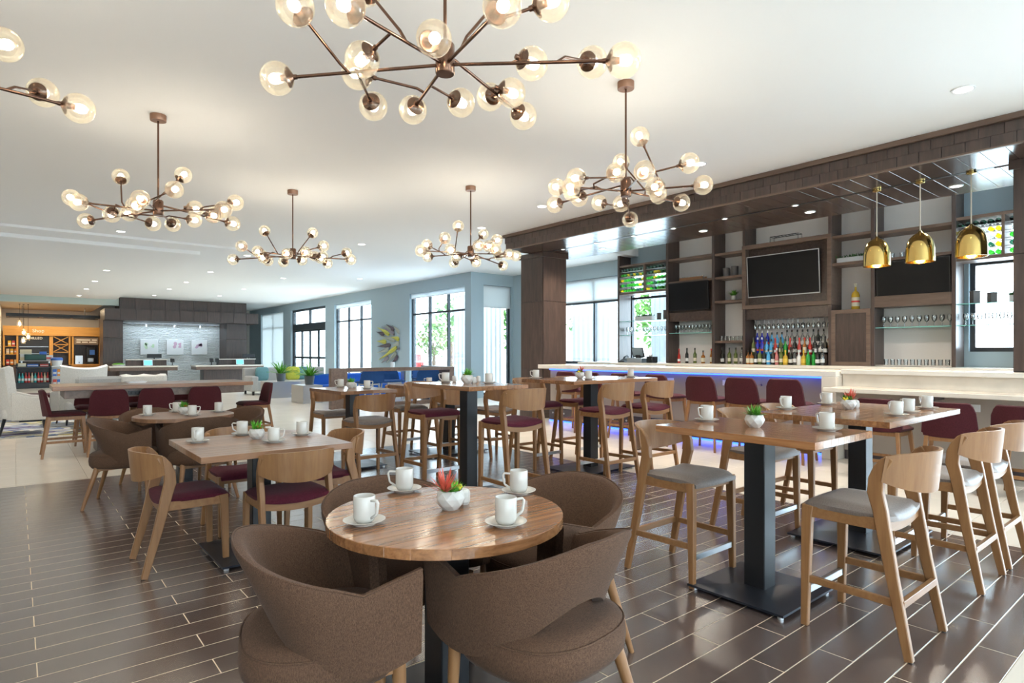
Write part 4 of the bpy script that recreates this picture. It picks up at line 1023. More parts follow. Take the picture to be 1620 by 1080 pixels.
# ================================================================== UPHOLSTERED STOOLS AND COMMUNAL TABLE
def uph(name, cat, sh, fab, w=.46, legm=None, stretch=True):
    t = thing(name, 'x', cat); legm = legm or M_OAK
    q = MB(); grid_pad(q, w, -.20, .23, sh, .07, .012); q.build('seat', fab, t, 60)
    q = MB(); n = 20; rings = []
    for i in range(n + 1):
        u = i / n * 2 - 1; a = abs(u)
        x = u * w * .5; y = -.215 + .055 * u * u
        zt = sh + .285 - .09 * max(0, (a - .72) / .28) ** 2.2; zb = sh - .055 + .03 * a ** 4
        lean = .045; T = .020
        xt = u * w * .46
        rings.append([(x, y - T, zb), (x * .5 + xt * .5, y - T - lean * .5, (zb + zt) / 2), (xt, y - T - lean, zt - .01), (xt, y - lean, zt), (xt, y + T - lean, zt - .01), (x * .5 + xt * .5, y + T - lean * .5, (zb + zt) / 2), (x, y + T, zb)])
    q.loft(rings); bk = q.build('backrest', fab, t, 60)
    q = MB(); q.box((w * .5 - .012, -.172, sh + .05), (w * .5 - .009, -.158, sh + .075)); q.build('maker_tab', M_WHITE, bk)
    for sx in (-1, 1):
        q = MB(); q.beam([(sx * .235, .235, 0), (sx * .185, .185, sh - .06)], [(.026, .028), (.038, .042)]); q.build('leg', legm, t, bevel=.003)
        q = MB(); q.beam([(sx * .235, -.245, 0), (sx * .185, -.165, sh - .06)], [(.026, .028), (.038, .042)]); q.build('leg', legm, t, bevel=.003)
        q = MB(); q.beam([(sx * .187, -.16, sh - .085), (sx * .187, .18, sh - .085)], (.022, .045)); q.build('seat_rail', legm, t)
        if stretch:
            q = MB(); q.beam([(sx * .218, -.218, .20), (sx * .218, .215, .20)], (.018, .03)); q.build('stretcher', legm, t)
    for y in (-.16, .18):
        q = MB(); q.box((-.18, y - .011, sh - .107), (.18, y + .011, sh - .063)); q.build('seat_rail', legm, t)
    if stretch:
        for y in (-.222, .218): q = MB(); q.box((-.21, y - .01, .20), (.21, y + .01, .23)); q.build('stretcher', legm, t)
    return t
U_BAR = uph('upholstered_bar_stool', 'bar stool', .745, M_PLUM)
for i, y in enumerate((3.62, 4.19, 4.80, 5.50, 6.18, 6.80, 7.42)):
    place(U_BAR, 'U_BAR', 'plum upholstered bar stool at the blue-lit bar, %s from the marble end' % ORD[i], (7.50, y, 0), ES + R(random.uniform(-6, 6)), 'plum stools along the bar')
U_CNT = uph('upholstered_counter_stool', 'bar stool', .585, M_PLUM)
for l, x, y, rz in (('plum upholstered stool at the low marble counter, left one behind the wide pub table', 7.22, 2.47, ES), ('plum upholstered stool at the low marble counter, middle one', 7.22, 1.86, ES + R(8)), ('plum upholstered stool at the low marble counter, right one at picture edge', 7.25, 1.28, ES - R(5)),
    ('plum stool at the left end of the communal table, seen from its side', .50, 9.92, ES), ('plum stool at near side of the communal table, left one', .955, 9.74, NS), ('plum stool at near side of the communal table, middle one', 1.50, 9.74, NS), ('plum stool at near side of the communal table, right one', 2.11, 9.74, NS),
    ('plum stool at far side of the communal table, left one', .9, 10.98, SS), ('plum stool at far side of the communal table, middle one', 1.55, 10.98, SS), ('plum stool at far side of the communal table, right one', 2.2, 10.98, SS), ('plum stool at the right end of the communal table', 2.95, 10.1, WS)):
    place(U_CNT, 'U_CNT', l, (x, y, 0), rz, 'plum counter stools')
o = (1.58, 10.12, 0)
t = thing('communal_table', 'long high communal table of brown laminate with black outlet boxes', 'table', o)
bx('tabletop', (.36, 9.62, .862), (2.80, 10.62, .915), M_WALNF, t, .003, o)
bx('apron', (.48, 9.67, .755), (2.68, 10.56, .862), M_GWOOD, t, .003, o)
for x in (.85, 2.25): bx('slab_leg', (x, 9.85, 0), (x + .10, 10.4, .755), M_GWOOD, t, .003, o)
bx('footrail', (.95, 10.08, .20), (2.25, 10.16, .25), M_BLACK, t, .003, o)
for x in (1.18, 2.03):
    s = bx('outlet_box', (x, 9.655, .775), (x + .17, 9.675, .835), M_BLACK, t, .002, o)
    for k in (.035, .085, .135): bx('socket', (x + k - .01, 9.652, .79), (x + k + .01, 9.6555, .82), M_TV, s, 0, o)
t = thing('paper_stack', 'small stack of white paper lying on the communal table', 'paper', (1.35, 10.3, .915))
for i in range(4): q = MB(); q.at((0, 0, 0), .05 * i); q.box((-.11, -.15, i * .006), (.11, .15, i * .006 + .0055)); q.build('sheet_bundle', M_WHITE, t)

# ================================================================== CHANDELIERS
GP = [(-.65, .52, -.10), (-.72, .07, .03), (-.63, -.24, -.07), (-.40, .09, -.09), (-.27, .42, 0), (-.06, .66, -.04), (.13, .54, -.05), (-.19, -.20, -.04), (.33, .34, -.02), (.54, .34, .07), (.50, .09, 0), (.70, .22, -.04), (.32, -.29, -.03), (.68, -.36, .06), (.55, -.68, -.09), (-.13, -.62, -.06), (.14, -.62, .06), (-.33, .2, .32), (.22, -.18, .32)]
MAIN = [0, 2, 6, 11, 14, 15]
BR = {1: (0, .55), 5: (0, .48), 4: (6, .55), 3: (2, .45), 17: (2, .40), 8: (6, .40), 9: (11, .62), 10: (11, .50), 12: (14, .35), 13: (14, .62), 16: (15, .55), 18: (15, .28), 7: (2, .16)}
def chandelier():
    t = thing('chandelier', 'x', 'chandelier'); top = CEIL - 2.81
    q = MB(); q.lathe([(.072, top - .062), (.074, top - .058), (.074, top - .001)], 24); q.build('canopy', M_COPPER, t, 40)
    q = MB(); q.tube([(0, 0, .05), (0, 0, top - .05)], .009, 10); q.build('rod', M_BRONZE, t, 60)
    q = MB(); q.lathe([(.044, -.075), (.048, -.070), (.048, .07), (.040, .08), (.012, .085)], 24); q.build('hub', M_BRONZE, t, 40)
    GR = .081
    def globe(p, d):
        d = Vector(d).normalized(); p = Vector(p); rot = d.to_track_quat('Z', 'Y').to_matrix().to_4x4()
        q = MB(); q.m = Matrix.Translation(p) @ rot; q.sphere((0, 0, 0), GR, 24, 14); g = q.build('glass_globe', M_GLOBE, t, 60)
        q = MB(); q.m = Matrix.Translation(p) @ rot; q.lathe([(.012, -GR - .018), (.013, -GR - .002), (.030, -GR + .009), (.050, -GR + .022), (.046, -GR + .028), (.018, -GR + .022), (.015, -.015), (.011, -.012)], 18); q.build('socket_cup', M_BRONZE, g, 50)
        q = MB(); q.m = Matrix.Translation(p) @ rot; q.sphere((0, 0, .010), .026, 12, 8, 1, 1, 1.2); q.build('bulb', M_BULB, g, 60)
        return p - d * (GR + .010)
    for i in MAIN:
        e = Vector(GP[i]); st = Vector((e.x, e.y, 0)).normalized() * .045 + Vector((0, 0, .03 if e.z > -.05 else -.03)); en = globe(e, e - st)
        q = MB(); q.tube([st, en], .0085, 10); q.build('arm', M_BRONZE, t, 60)
    for i, (m, f) in BR.items():
        e = Vector(GP[m]); st0 = Vector((e.x, e.y, 0)).normalized() * .045 + Vector((0, 0, .03 if e.z > -.05 else -.03)); base = st0 + (e - st0) * f
        p = Vector(GP[i]); side = (p - base).normalized(); jog = (side * .45 + (e - st0).normalized() * .35 + Vector((0, 0, .35))).normalized() * .055
        k = base + jog; en = globe(p, p - k)
        q = MB(); q.tube([base, k, en], .0075, 8); q.build('arm', M_BRONZE, t, 60)
    return t
CHD = chandelier()
for l, x, y, rz in (('large bronze globe chandelier at top centre, nearest the viewer', 1.65, 2.53, 0), ('bronze globe chandelier at right, before the bar soffit', 4.18, 3.49, R(88)), ('bronze globe chandelier at left with its copper canopy in view', 1.11, 6.97, R(350)),
                    ('bronze globe chandelier left of centre, farthest back', 3.16, 8.94, R(8)), ('bronze globe chandelier right of centre beside the dark column', 5.07, 7.10, R(236)), ('bronze globe chandelier cut by the left picture edge', -.6, 4.20, R(48))):
    place(CHD, 'CHD', l, (x, y, 2.81), rz, 'globe chandeliers')

# ================================================================== LOUNGE
M_RUG = mat('patterned_rug', (.3, .3, .35), .95)
nt = M_RUG.node_tree; N = nt.nodes; L = nt.links; p_ = N['Principled BSDF']
tc = N.new('ShaderNodeTexCoord'); mp = N.new('ShaderNodeMapping'); mp.inputs['Scale'].default_value = (.55, 1.5, 1); L.new(tc.outputs['Object'], mp.inputs['Vector'])
nz = N.new('ShaderNodeTexNoise'); nz.inputs['Scale'].default_value = 1.3; nz.inputs['Detail'].default_value = 4; nz.inputs['Distortion'].default_value = 1.6; L.new(mp.outputs['Vector'], nz.inputs['Vector'])
rp = N.new('ShaderNodeValToRGB'); rp.color_ramp.interpolation = 'CONSTANT'; els = rp.color_ramp.elements
for pos, c in ((0., (.10, .07, .16)), (.38, (.30, .33, .42)), (.45, (.62, .58, .50)), (.52, (.10, .14, .24)), (.58, (.60, .50, .18)), (.63, (.55, .55, .55)), (.70, (.16, .10, .20))):
    e = els.new(pos) if pos not in (0.,) else els[0]; e.color = (*c, 1)
els[-1].color = (.45, .45, .48, 1); L.new(nz.outputs['Fac'], rp.inputs['Fac']); L.new(rp.outputs['Color'], p_.inputs['Base Color'])
q = MB(); q.box((-6.5, 12.35, .001), (3.7, 18.2, .012)); tag(q.build('area_rug', M_RUG), 'large rug patterned in blue, purple, cream and mustard strokes at left', 'rug')
def wing(label, x, y, rz, s=1.):
    t = thing('wing_armchair', label, 'armchair', (x, y, .012), rz); t.scale = (s, s, s)
    q = MB(); q.box((-.30, -.28, .26), (.30, .34, .44)); q.build('seat', M_WHITEF, t, 60, bevel=.05, seg=3)
    q = MB(); n = 14; rings = []
    for i in range(n + 1):
        u = i / n * 2 - 1; a = abs(u); x_ = u * .33 + (.03 if u > 0 else -.03) * a ** 3; y_ = -.27 + .17 * a ** 2.2; zt = 1.06 + .06 * a ** 2; T = .045
        rings.append([(x_, y_ - T, .25), (x_ * 1.03, y_ - T - .05, .65), (x_ * 1.05, y_ - T - .10, zt - .03), (x_ * 1.03, y_ - .09, zt), (x_ * .98, y_ + T - .08, zt - .03), (x_ * .95, y_ + T - .03, .65), (x_ * .95, y_ + T, .25)])
    q.loft(rings); q.build('winged_back', M_WHITEF, t, 60)
    for sx in (-1, 1):
        q = MB(); q.loft([[(sx * .30, -.16, .24), (sx * .385, -.16, .24), (sx * .40, -.16, .70), (sx * .30, -.16, .70)], [(sx * .30, .10, .24), (sx * .385, .10, .24), (sx * .40, .10, .62), (sx * .31, .10, .62)], [(sx * .30, .32, .24), (sx * .385, .32, .24), (sx * .40, .33, .60), (sx * .31, .33, .60)]]); q.build('arm', M_WHITEF, t, 60, bevel=.02, seg=2)
        for yy, k in ((.26, .03), (-.24, -.06)):
            q = MB(); q.tube([(sx * .26, yy, .27), (sx * .30, yy + k, 0)], [.026, .014], 8); q.build('leg', M_BLACK, t, 40)
    return t
wing('white wing armchair at the left picture edge, seen from its side', .10, 12.95, ES)
wing('white wing armchair beyond the communal table, near the shop', .95, 14.1, R(12))
wing('white wing armchair farther back on the rug', -.9, 15.4, R(-60))
o = (1.35, 13.0, .012)
t = thing('settee', 'low white settee behind the communal table', 'sofa', o)
bx('seat', (.85, 12.95, .15), (2.0, 13.6, .45), M_WHITEF, t, .04, (o[0], o[1], 0)); bx('backrest', (.80, 12.72, .15), (2.05, 12.95, .92), M_GREYF, t, .04, (o[0], o[1], 0))
for x in (.9, 1.9):
    for y in (12.8, 13.5): bx('leg', (x, y, 0), (x + .05, y + .05, .15), M_BLACK, t, .004, (o[0], o[1], 0))
q = MB(); rings = []
for i in range(9):
    x = 1.45 + i * .09; w_ = .015 * math.sin(i * 1.9); rings.append([(x, 12.66 + w_, .55 - .03 * (i % 3)), (x, 12.69, .75), (x, 12.71 + w_ * .4, .925), (x, 12.84, .955 + w_), (x, 12.98, .94), (x, 13.0 + w_, .7), (x, 13.02, .60)])
q.loft(rings, caps=False, closed=False); th = q.build('throw_blanket', M_WHITEF, None, 60); tag(th, 'shaggy cream throw draped over the white settee', 'blanket')
md = th.modifiers.new('thick', 'SOLIDIFY'); md.thickness = .02
o = (.42, 15.3, .012)
t = thing('low_bench_table', 'low cream table edged in burgundy beside the white armchairs', 'coffee table', o)
bx('top', (-.02, 14.95, .46), (.88, 15.65, .52), M_PLUM, t, .005, (o[0], o[1], 0)); bx('body', (.03, 15.0, .03), (.83, 15.6, .46), M_GREYF, t, .005, (o[0], o[1], 0)); bx('plinth', (.05, 15.02, 0), (.81, 15.58, .03), M_BLACK, t, 0, (o[0], o[1], 0))
# ---- grey sofa, cushions, blue bench, steel cubes
o = (7.1, 20.4, 0)
t = thing('grey_sofa', 'pale grey sofa beside the sliding entrance door', 'sofa', o)
bx('seat', (5.95, 20.0, .12), (8.4, 20.75, .44), M_GREYF, t, .03, o); bx('backrest', (5.75, 20.72, .12), (8.45, 20.98, .86), M_GREYF, t, .03, o); bx('arm', (5.75, 19.95, .12), (5.97, 20.72, .60), M_GREYF, t, .03, o); bx('arm', (8.38, 19.95, .12), (8.6, 20.72, .60), M_GREYF, t, .03, o)
for x in (5.8, 8.5):
    for y in (20.0, 20.85): bx('leg', (x, y, 0), (x + .06, y + .06, .12), M_BLACK, t, .003, o)
def cushion(x, y, z, rz, m, label):
    t = thing('cushion', label, 'cushion', (x, y, z), rz); q = MB(); n = 8; top = []
    rg = []
    for k in range(-4, 5):
        f = math.sqrt(max(0, 1 - (k / 4.0) ** 2)); h = .23 * (.80 + .20 * f)
        rg.append([(h * math.copysign(abs(math.cos(a_)) ** .45, math.cos(a_)), k / 4 * .07, h * math.copysign(abs(math.sin(a_)) ** .45, math.sin(a_)) + .22) for a_ in [2 * PI * j / 24 + .1 for j in range(24)]])
    q.loft(rg); q.build('cushion_pad', m, t, 60)
cushion(6.25, 20.52, .44, .3, M_TEAL, 'teal cushion at the left end of the grey sofa'); cushion(7.25, 20.50, .44, -.25, M_LIME, 'lime green cushion on the grey sofa'); cushion(7.62, 20.60, .44, .1, M_TEAL, 'teal cushion right of the lime cushion')
o = (8.0, 16.7, 0)
t = thing('blue_sofa', 'long bright blue sofa behind the open partition', 'sofa', o)
M_BLUEB = fabric('royal_blue_fabric', (.02, .10, .42), (.03, .14, .55), 250)
bx('seat', (6.46, 16.3, .10), (9.6, 17.0, .44), M_BLUEB, t, .03, o); bx('backrest', (6.46, 16.98, .10), (9.6, 17.15, .74), M_BLUEB, t, .03, o)
for x in (6.55, 9.4): bx('leg', (x, 16.4, 0), (x + .06, 16.9, .10), M_BLACK, t, .003, o)
M_STEEL = mat('satin_steel_panel', (.50, .50, .49), .34, .75)
def cube(x0, y0, x1, y1, h, label):
    oo = ((x0 + x1) / 2, (y0 + y1) / 2, 0); t = thing('cube_table', label, 'coffee table', oo)
    bx('body', (x0 + .012, y0 + .012, 0), (x1 - .012, y1 - .012, h - .012), M_STEEL, t, .004, oo)
    bx('side_panel', (x0, y0 + .01, 0), (x0 + .012, y1 - .01, h - .012), M_STEEL, t, .001, oo); bx('side_panel', (x0 + .01, y0, 0), (x1 - .01, y0 + .012, h - .012), M_STEEL, t, .001, oo)
    bx('top_panel', (x0, y0, h - .012), (x1, y1, h), M_STEEL, t, .002, oo)
    bx('outlet_cover', (x1 - .30, y0 - .004, .09), (x1 - .16, y0, .14), M_WHITE, t, 0, oo)
cube(5.83, 18.4, 6.75, 19.3, .48, 'satin steel cube table before the grey sofa'); cube(5.88, 15.85, 6.42, 16.75, .48, 'satin steel cube table nearer the viewer, left of the partition')
def bigplant(x, y, z, label, seed):
    t = thing('potted_plant', label, 'plant', (x, y, z)); q = MB(); q.lathe([(.11, 0), (.14, .24), (.125, .24), (.12, .2)], 20); q.build('planter', mat('slate_planter', (.10, .12, .13), .5), t, 40)
    rnd = random.Random(seed)
    for i in range(58):
        q = MB(); a = rnd.uniform(0, 6.28); e = rnd.uniform(.35, 1.4); leaf_mesh(q, (rnd.uniform(-.05, .05), rnd.uniform(-.05, .05), .2), (math.cos(a) * math.cos(e), math.sin(a) * math.cos(e), math.sin(e)), rnd.uniform(.36, .60), .042, .13, .01); q.build('leaf', M_LEAF, t)
bigplant(6.30, 18.85, .48, 'leafy plant in slate pot on the steel cube by the sofa', 4); bigplant(6.22, 16.3, .48, 'leafy plant in slate pot on the nearer steel cube', 9)
# ---- partition with blue chairs
o = (7.5, 14.5, 0)
t = thing('booth_partition', 'low brown open-framed partition in front of the blue chairs', 'partition', o)
bx('post', (5.79, 13.80, 0), (6.20, 13.95, .98), M_GWOOD, t, .003, o); bx('top_rail', (6.20, 13.80, .89), (9.3, 13.95, .98), M_GWOOD, t, .003, o); bx('post', (9.15, 13.80, 0), (9.3, 13.95, .89), M_GWOOD, t, .003, o); bx('bottom_rail', (6.20, 13.80, 0), (9.15, 13.95, .10), M_GWOOD, t, .003, o)
bx('end_panel', (9.2, 13.95, 0), (9.3, 15.4, .98), M_DWOOD, t, .003, o)
U_BLUE = uph('blue_lounge_chair', 'chair', .63, M_BLUEF, .68, M_CHROME, False)
for l, x, y, rz in (('navy blue chair inside the partition, first from left', 7.06, 13.45, NS), ('navy blue chair facing the viewer inside the partition, second from left', 7.85, 14.15, SS), ('navy blue chair inside the partition, third from left', 8.75, 13.45, NS + R(-8)), ('navy blue chair facing the viewer inside the partition, fourth from left', 9.42, 15.0, SS)):
    place(U_BLUE, 'U_BLUE', l, (x, y + (.95 if rz != SS else .55), 0), rz, 'navy chairs inside the partition')
o = (7.5, 14.9, 0)
t = thing('white_table', 'white table between the navy chairs behind the partition', 'table', o)
bx('tabletop', (6.7, 15.35, .83), (8.9, 15.8, .87), M_WHITE, t, .003, o)
for x in (6.85, 8.7): bx('leg', (x, 15.5, 0), (x + .05, 15.7, .83), M_CHROME, t, .003, o)
t = thing('white_vase', 'white cylinder vase on the white table behind the partition', 'vase', (8.35, 15.55, .87)); q = MB(); q.lathe([(.05, 0), (.06, .02), (.06, .20), (.05, .22), (.045, .22)], 16); q.build('vase_body', M_WHITE, t, 40)
# ---- leaf wall sculpture
ART = thing('wall_sculpture', 'wall sculpture of fanned lime, grey and plum leaves between the windows', 'wall art', (10.38, 19.65, 1.65))
A_L = mat('art_lime', (.48, .46, .05), .5); A_G = mat('art_grey_green', (.33, .35, .30), .5); A_P = mat('art_plum', (.07, .04, .06), .5); A_M = mat('art_mauve', (.22, .19, .23), .5)
PX = 1.72 / 36 / 10.8; 
for (x0, y0_, x1, y1_, m_) in ((205, 285, 410, 415, A_L), (185, 358, 315, 415, A_P), (280, 272, 490, 415, A_M), (320, 265, 440, 330, A_G), (365, 248, 485, 350, A_P), (465, 265, 575, 400, A_G), (240, 425, 500, 520, A_G), (190, 518, 355, 535, A_L), (435, 455, 570, 500, A_L), (470, 590, 570, 565, A_G), (195, 612, 430, 590, A_P), (200, 715, 405, 650, A_G), (235, 830, 530, 625, A_L), (280, 885, 390, 780, A_M), (365, 880, 525, 710, A_G), (437, 905, 550, 770, A_P), (540, 670, 575, 640, A_M)):
    ya, za = (380 - x0) * PX * 1.0, (580 - y0_) * .00218; yb, zb = (380 - x1) * PX, (580 - y1_) * .00218
    d = Vector((0, yb - ya, zb - za)); n_ = Vector((0, -d.z, d.y)).normalized(); A = Vector((0, ya, za)); W_ = max(.06, min(.085, d.length * .2)); pts = []
    for f, w_ in ((0, .02), (.35, .45), (.7, .95), (.88, 1.), (1., .55)): pts.append((A + d * f, w_ * W_))
    q = MB(); q.loft([[tuple(c + n_ * w_ + Vector((-.02, 0, 0))), tuple(c + Vector((-.055, 0, 0))), tuple(c - n_ * w_ + Vector((-.02, 0, 0))), tuple(c + Vector((-.012, 0, 0)))] for c, w_ in pts]); q.build('leaf_blade', m_, ART, 30)

# ================================================================== FRONT DESK
M_WAVE = mat('carved_white_wall', (.72, .74, .74), .6)
nt = M_WAVE.node_tree; N = nt.nodes; L = nt.links; tc = N.new('ShaderNodeTexCoord'); wv = N.new('ShaderNodeTexWave'); wv.bands_direction = 'Z'; wv.inputs['Scale'].default_value = 5; wv.inputs['Distortion'].default_value = 5; wv.inputs['Detail'].default_value = 1; L.new(tc.outputs['Object'], wv.inputs['Vector'])
bp = N.new('ShaderNodeBump'); bp.inputs['Strength'].default_value = .7; bp.inputs['Distance'].default_value = .05; L.new(wv.outputs['Fac'], bp.inputs['Height']); L.new(bp.outputs['Normal'], N['Principled BSDF'].inputs['Normal'])
r = struct(obj('trim_3', None, None, (5.9, 31.5, 0)))
oo = (5.9, 31.5, 0)
bx('wave_wall', (3.55, 32.3, 0), (8.0, 32.45, 3.2), M_WAVE, r, 0, oo)
for (xa, xb) in ((2.88, 3.6), (7.8, 8.72)):
    for k, (za, zb) in enumerate(((0, .9), (.906, 2.0), (2.006, 2.75))): bx('cladding_panel', (xa, 31.0, za), (xb, 32.4, zb), M_DWOOD, r, .003, oo)
for i in range(11):
    w_ = 6.25 / 11; bx('canopy_panel', (2.9 + i * w_ + .003, 30.62, 2.76), (2.9 + (i + 1) * w_ - .003, 30.66, 3.25), M_DWOOD, r, .002, oo)
bx('canopy_body', (2.9, 30.66, 2.75), (9.15, 32.4, 3.25), M_DWOOD, r, .003, oo)
for i in range(9):
    w_ = 5.2 / 9; bx('canopy_panel', (3.45 + i * w_ + .003, 30.82, 3.255), (3.45 + (i + 1) * w_ - .003, 30.86, 3.745), M_DWOOD, r, .002, oo)
bx('canopy_body', (3.45, 30.86, 3.25), (8.65, 32.4, 3.749), M_DWOOD, r, .003, oo)
bx('track_rail', (3.7, 31.9, 2.66), (7.7, 31.95, 2.70), M_BLACK, r, 0, oo)
light('desk_wash', 'AREA', (5.8, 31.7, 2.70), 22, (.70, .87, 1), (R(25), 0, 0), shape='RECTANGLE', size=3.8, size_y=.15)
for i, x in enumerate((4.6, 5.75, 6.85)):
    t = thing('track_spot', 'small track spotlight over the front desk, %s from the left' % ORD[i], 'spotlight', (x, 31.92, 2.66)); q = MB(); q.at((0, 0, -.06), 0, R(20)); q.lathe([(.03, -.06), (.035, -.05), (.035, .05), (.02, .06)], 12); q.build('spot_head', M_WHITE, t, 40); q = MB(); q.tube([(0, 0, 0), (0, 0, -.05)], .008, 6); q.build('stem', M_BLACK, t)
def desk(x0, x1, u0, u1, label, sgn):
    oo = ((x0 + x1) / 2, 29.6, 0); t = thing('reception_desk', label, 'reception desk', oo)
    bx('desk_body', (x0 + .35, 29.5, 0), (x1 - (.35 if sgn > 0 else .02), 30.2, .62), M_DWOOD, t, .003, oo); bx('desk_apron', (x0, 29.3, .60), (x1, 30.3, .745), M_GWOOD, t, .003, oo); bx('desk_top', (x0 - .02, 29.28, .745), (x1 + .02, 30.32, .80), M_QEDGE, t, .004, oo)
    bx('raised_counter', (u0, 30.0, .80), (u1, 30.25, 1.04), M_DWOOD, t, .003, oo); bx('raised_top', (u0 - .03, 29.95, 1.04), (u1 + .03, 30.3, 1.075), M_QEDGE, t, .003, oo)
desk(2.95, 5.40, 3.6, 5.1, 'left reception desk with white top and raised counter', 1); desk(6.12, 9.0, 7.2, 8.8, 'right reception desk with white top and raised counter', -1)
M_SCR = glow('blue_terminal_screen', (.15, .55, 1.), 1.6)
def terminal(x, label):
    t = thing('payment_terminal', label, 'screen', (x, 29.7, .80)); q = MB(); q.at((0, 0, .13), 0, R(-12)); q.cbox((0, 0, 0), (.34, .03, .24)); q.build('terminal_case', M_WHITE, t, bevel=.004); q = MB(); q.at((0, -.017, .13), 0, R(-12)); q.cbox((0, 0, 0), (.30, .004, .20)); q.build('terminal_screen', M_SCR, t); q = MB(); q.box((-.08, -.06, 0), (.08, .08, .02)); q.build('terminal_foot', M_WHITE, t)
terminal(4.35, 'glowing blue screen on the left reception desk'); terminal(8.05, 'glowing blue screen on the right reception desk')
def monitor(x, label, y=30.12, z=1.075, w=.55):
    t = thing('monitor', label, 'monitor', (x, y, z)); q = MB(); q.cbox((0, 0, .14), (w, .04, .17)); q.build('monitor_case', M_BLACK, t, bevel=.004); q = MB(); q.box((-.1, -.06, 0), (.1, .06, .012)); q.build('monitor_foot', M_BLACK, t); q = MB(); q.cbox((0, .02, .05), (.04, .02, .1)); q.build('monitor_neck', M_BLACK, t)
monitor(4.65, 'black monitor on the raised part of the left reception desk'); monitor(8.55, 'black monitor on the raised part of the right reception desk')
for x, l in ((5.28, 'black card reader at right end of the left reception desk'), (6.85, 'black card reader, left one on the right reception desk'), (7.08, 'black card reader, right one on the right reception desk')):
    t = thing('card_reader', l, 'card reader', (x, 29.75, .80)); q = MB(); q.at((0, 0, .22), 0, R(-25)); q.cbox((0, 0, 0), (.16, .04, .17)); q.build('reader_head', M_BLACK, t, bevel=.006); q = MB(); q.tube([(0, .02, 0), (0, .02, .2)], .02, 8); q.build('reader_post', M_BLACK, t); q = MB(); q.lathe([(.07, 0), (.06, .015)], 14); q.build('reader_foot', M_BLACK, t)
t = thing('grass_planter', 'bright green moss bowl on the left end of the left reception desk', 'plant', (3.3, 29.8, .80)); q = MB(); q.lathe([(.18, 0), (.24, .06), (.22, .06)], 20); q.build('bowl', M_WHITE, t, 40); q = MB(); q.sphere((0, 0, .06), .22, 20, 10, 1, 1, .35); q.build('moss', M_LEAF, t, 60)
def canvas(x0, x1, label, m_, seed):
    t = thing('canvas_print', label, 'picture', ((x0 + x1) / 2, 32.24, 1.27)); w_ = x1 - x0; q = MB(); q.box((-w_ / 2, -.05, 0), (w_ / 2, .05, .70)); q.build('canvas', mat('white_canvas', (.78, .78, .78), .7), t, bevel=.004)
    rnd = random.Random(seed)
    for i in range(4):
        q = MB(); cx, cz = rnd.uniform(-.22, .22), rnd.uniform(.2, .5); pts = [(cx + rnd.uniform(.04, .10) * math.cos(a_), cz + rnd.uniform(.04, .12) * math.sin(a_)) for a_ in [k * PI / 3.5 for k in range(7)]]
        q.add([(x_, -.052, z_) for x_, z_ in pts], [tuple(range(7))]); q.build('printed_shape', m_, t)
canvas(4.41, 5.12, 'white canvas print with pale green shapes behind the front desk', mat('pale_green_print', (.55, .72, .48), .7), 1); canvas(5.48, 6.18, 'white canvas print with pink strokes, middle one behind the front desk', mat('pink_print', (.62, .40, .52), .7), 2); canvas(6.53, 7.22, 'white canvas print with mauve strokes, right one behind the front desk', mat('mauve_print', (.60, .42, .56), .7), 3)

# ================================================================== SHOP CORNER
M_ORW = wood('orange_oak', (.48, .24, .05), (.62, .34, .09), .4, axis=0, var=.05)
M_GRNB = mat('pale_green_bulkhead', (.60, .68, .64), .6); M_BEIGE = mat('beige_shop_ceiling', (.55, .45, .34), .7)
b = MB(); b.box((-7.4, 30.9, 3.38), (3.44, 31.1, CEIL)); struct(b.build('trim_4', M_GRNB))
b = MB(); b.box((-7.4, 31.1, 3.38), (2.88, 36.4, 3.46)); struct(b.build('trim_5', M_BEIGE))
b = MB(); b.box((3.21, 32.5, 0), (3.5, 36.4, 3.38)); struct(b.build('wall_shop', M_DWOOD))
b = MB(); b.box((-.62, 31.1, 0), (-.5, 36.4, 3.38)); struct(b.build('wall_shop_left', M_WALLW))
light('shop_light', 'AREA', (1.2, 33.6, 3.3), 110, (1, .78, .5), (0, 0, 0), shape='RECTANGLE', size=2.6, size_y=1.6)
o = (1.4, 35.3, 0)
t = thing('shop_wall_unit', 'orange oak shop wall unit with shelves, chilled case and coffee niche', 'shelving', o)
bx('header', (-.45, 35.2, 2.14), (3.2, 35.9, 2.57), M_ORW, t, .004, o)
bx('back_panel', (-.45, 35.85, 0), (3.2, 35.95, 2.14), M_DWOOD, t, 0, o)
for x in (-.45, .02, 1.20, 1.27, 1.93, 2.05, 3.12): bx('upright', (x, 35.25, 0), (x + .07, 35.85, 2.14), M_ORW, t, .002, o)
for z in (1.27, 1.63): bx('shelf', (-.38, 35.25, z), (.02, 35.85, z + .03), M_ORW, t, .002, o)
bx('counter', (2.0, 34.9, .76), (3.2, 35.85, .81), M_ORW, t, .003, o); bx('counter_body', (2.05, 35.0, 0), (3.2, 35.85, .76), M_ORW, t, .003, o); bx('base_cabinet', (-.45, 35.2, 0), (2.0, 35.85, .78), M_DWOOD, t, .003, o)
bx('chilled_case', (.10, 35.3, .80), (1.19, 35.85, 2.12), M_BLACK, t, .003, o)
for z in (1.30, 1.62): bx('case_shelf', (.12, 35.22, z), (1.18, 35.5, z + .02), M_CHROME, t, 0, o)
bx('lattice_rail', (1.36, 35.25, 1.72), (1.92, 35.5, 1.76), M_ORW, t, 0, o); bx('lattice_rail', (1.36, 35.25, 1.36), (1.92, 35.5, 1.40), M_ORW, t, 0, o)
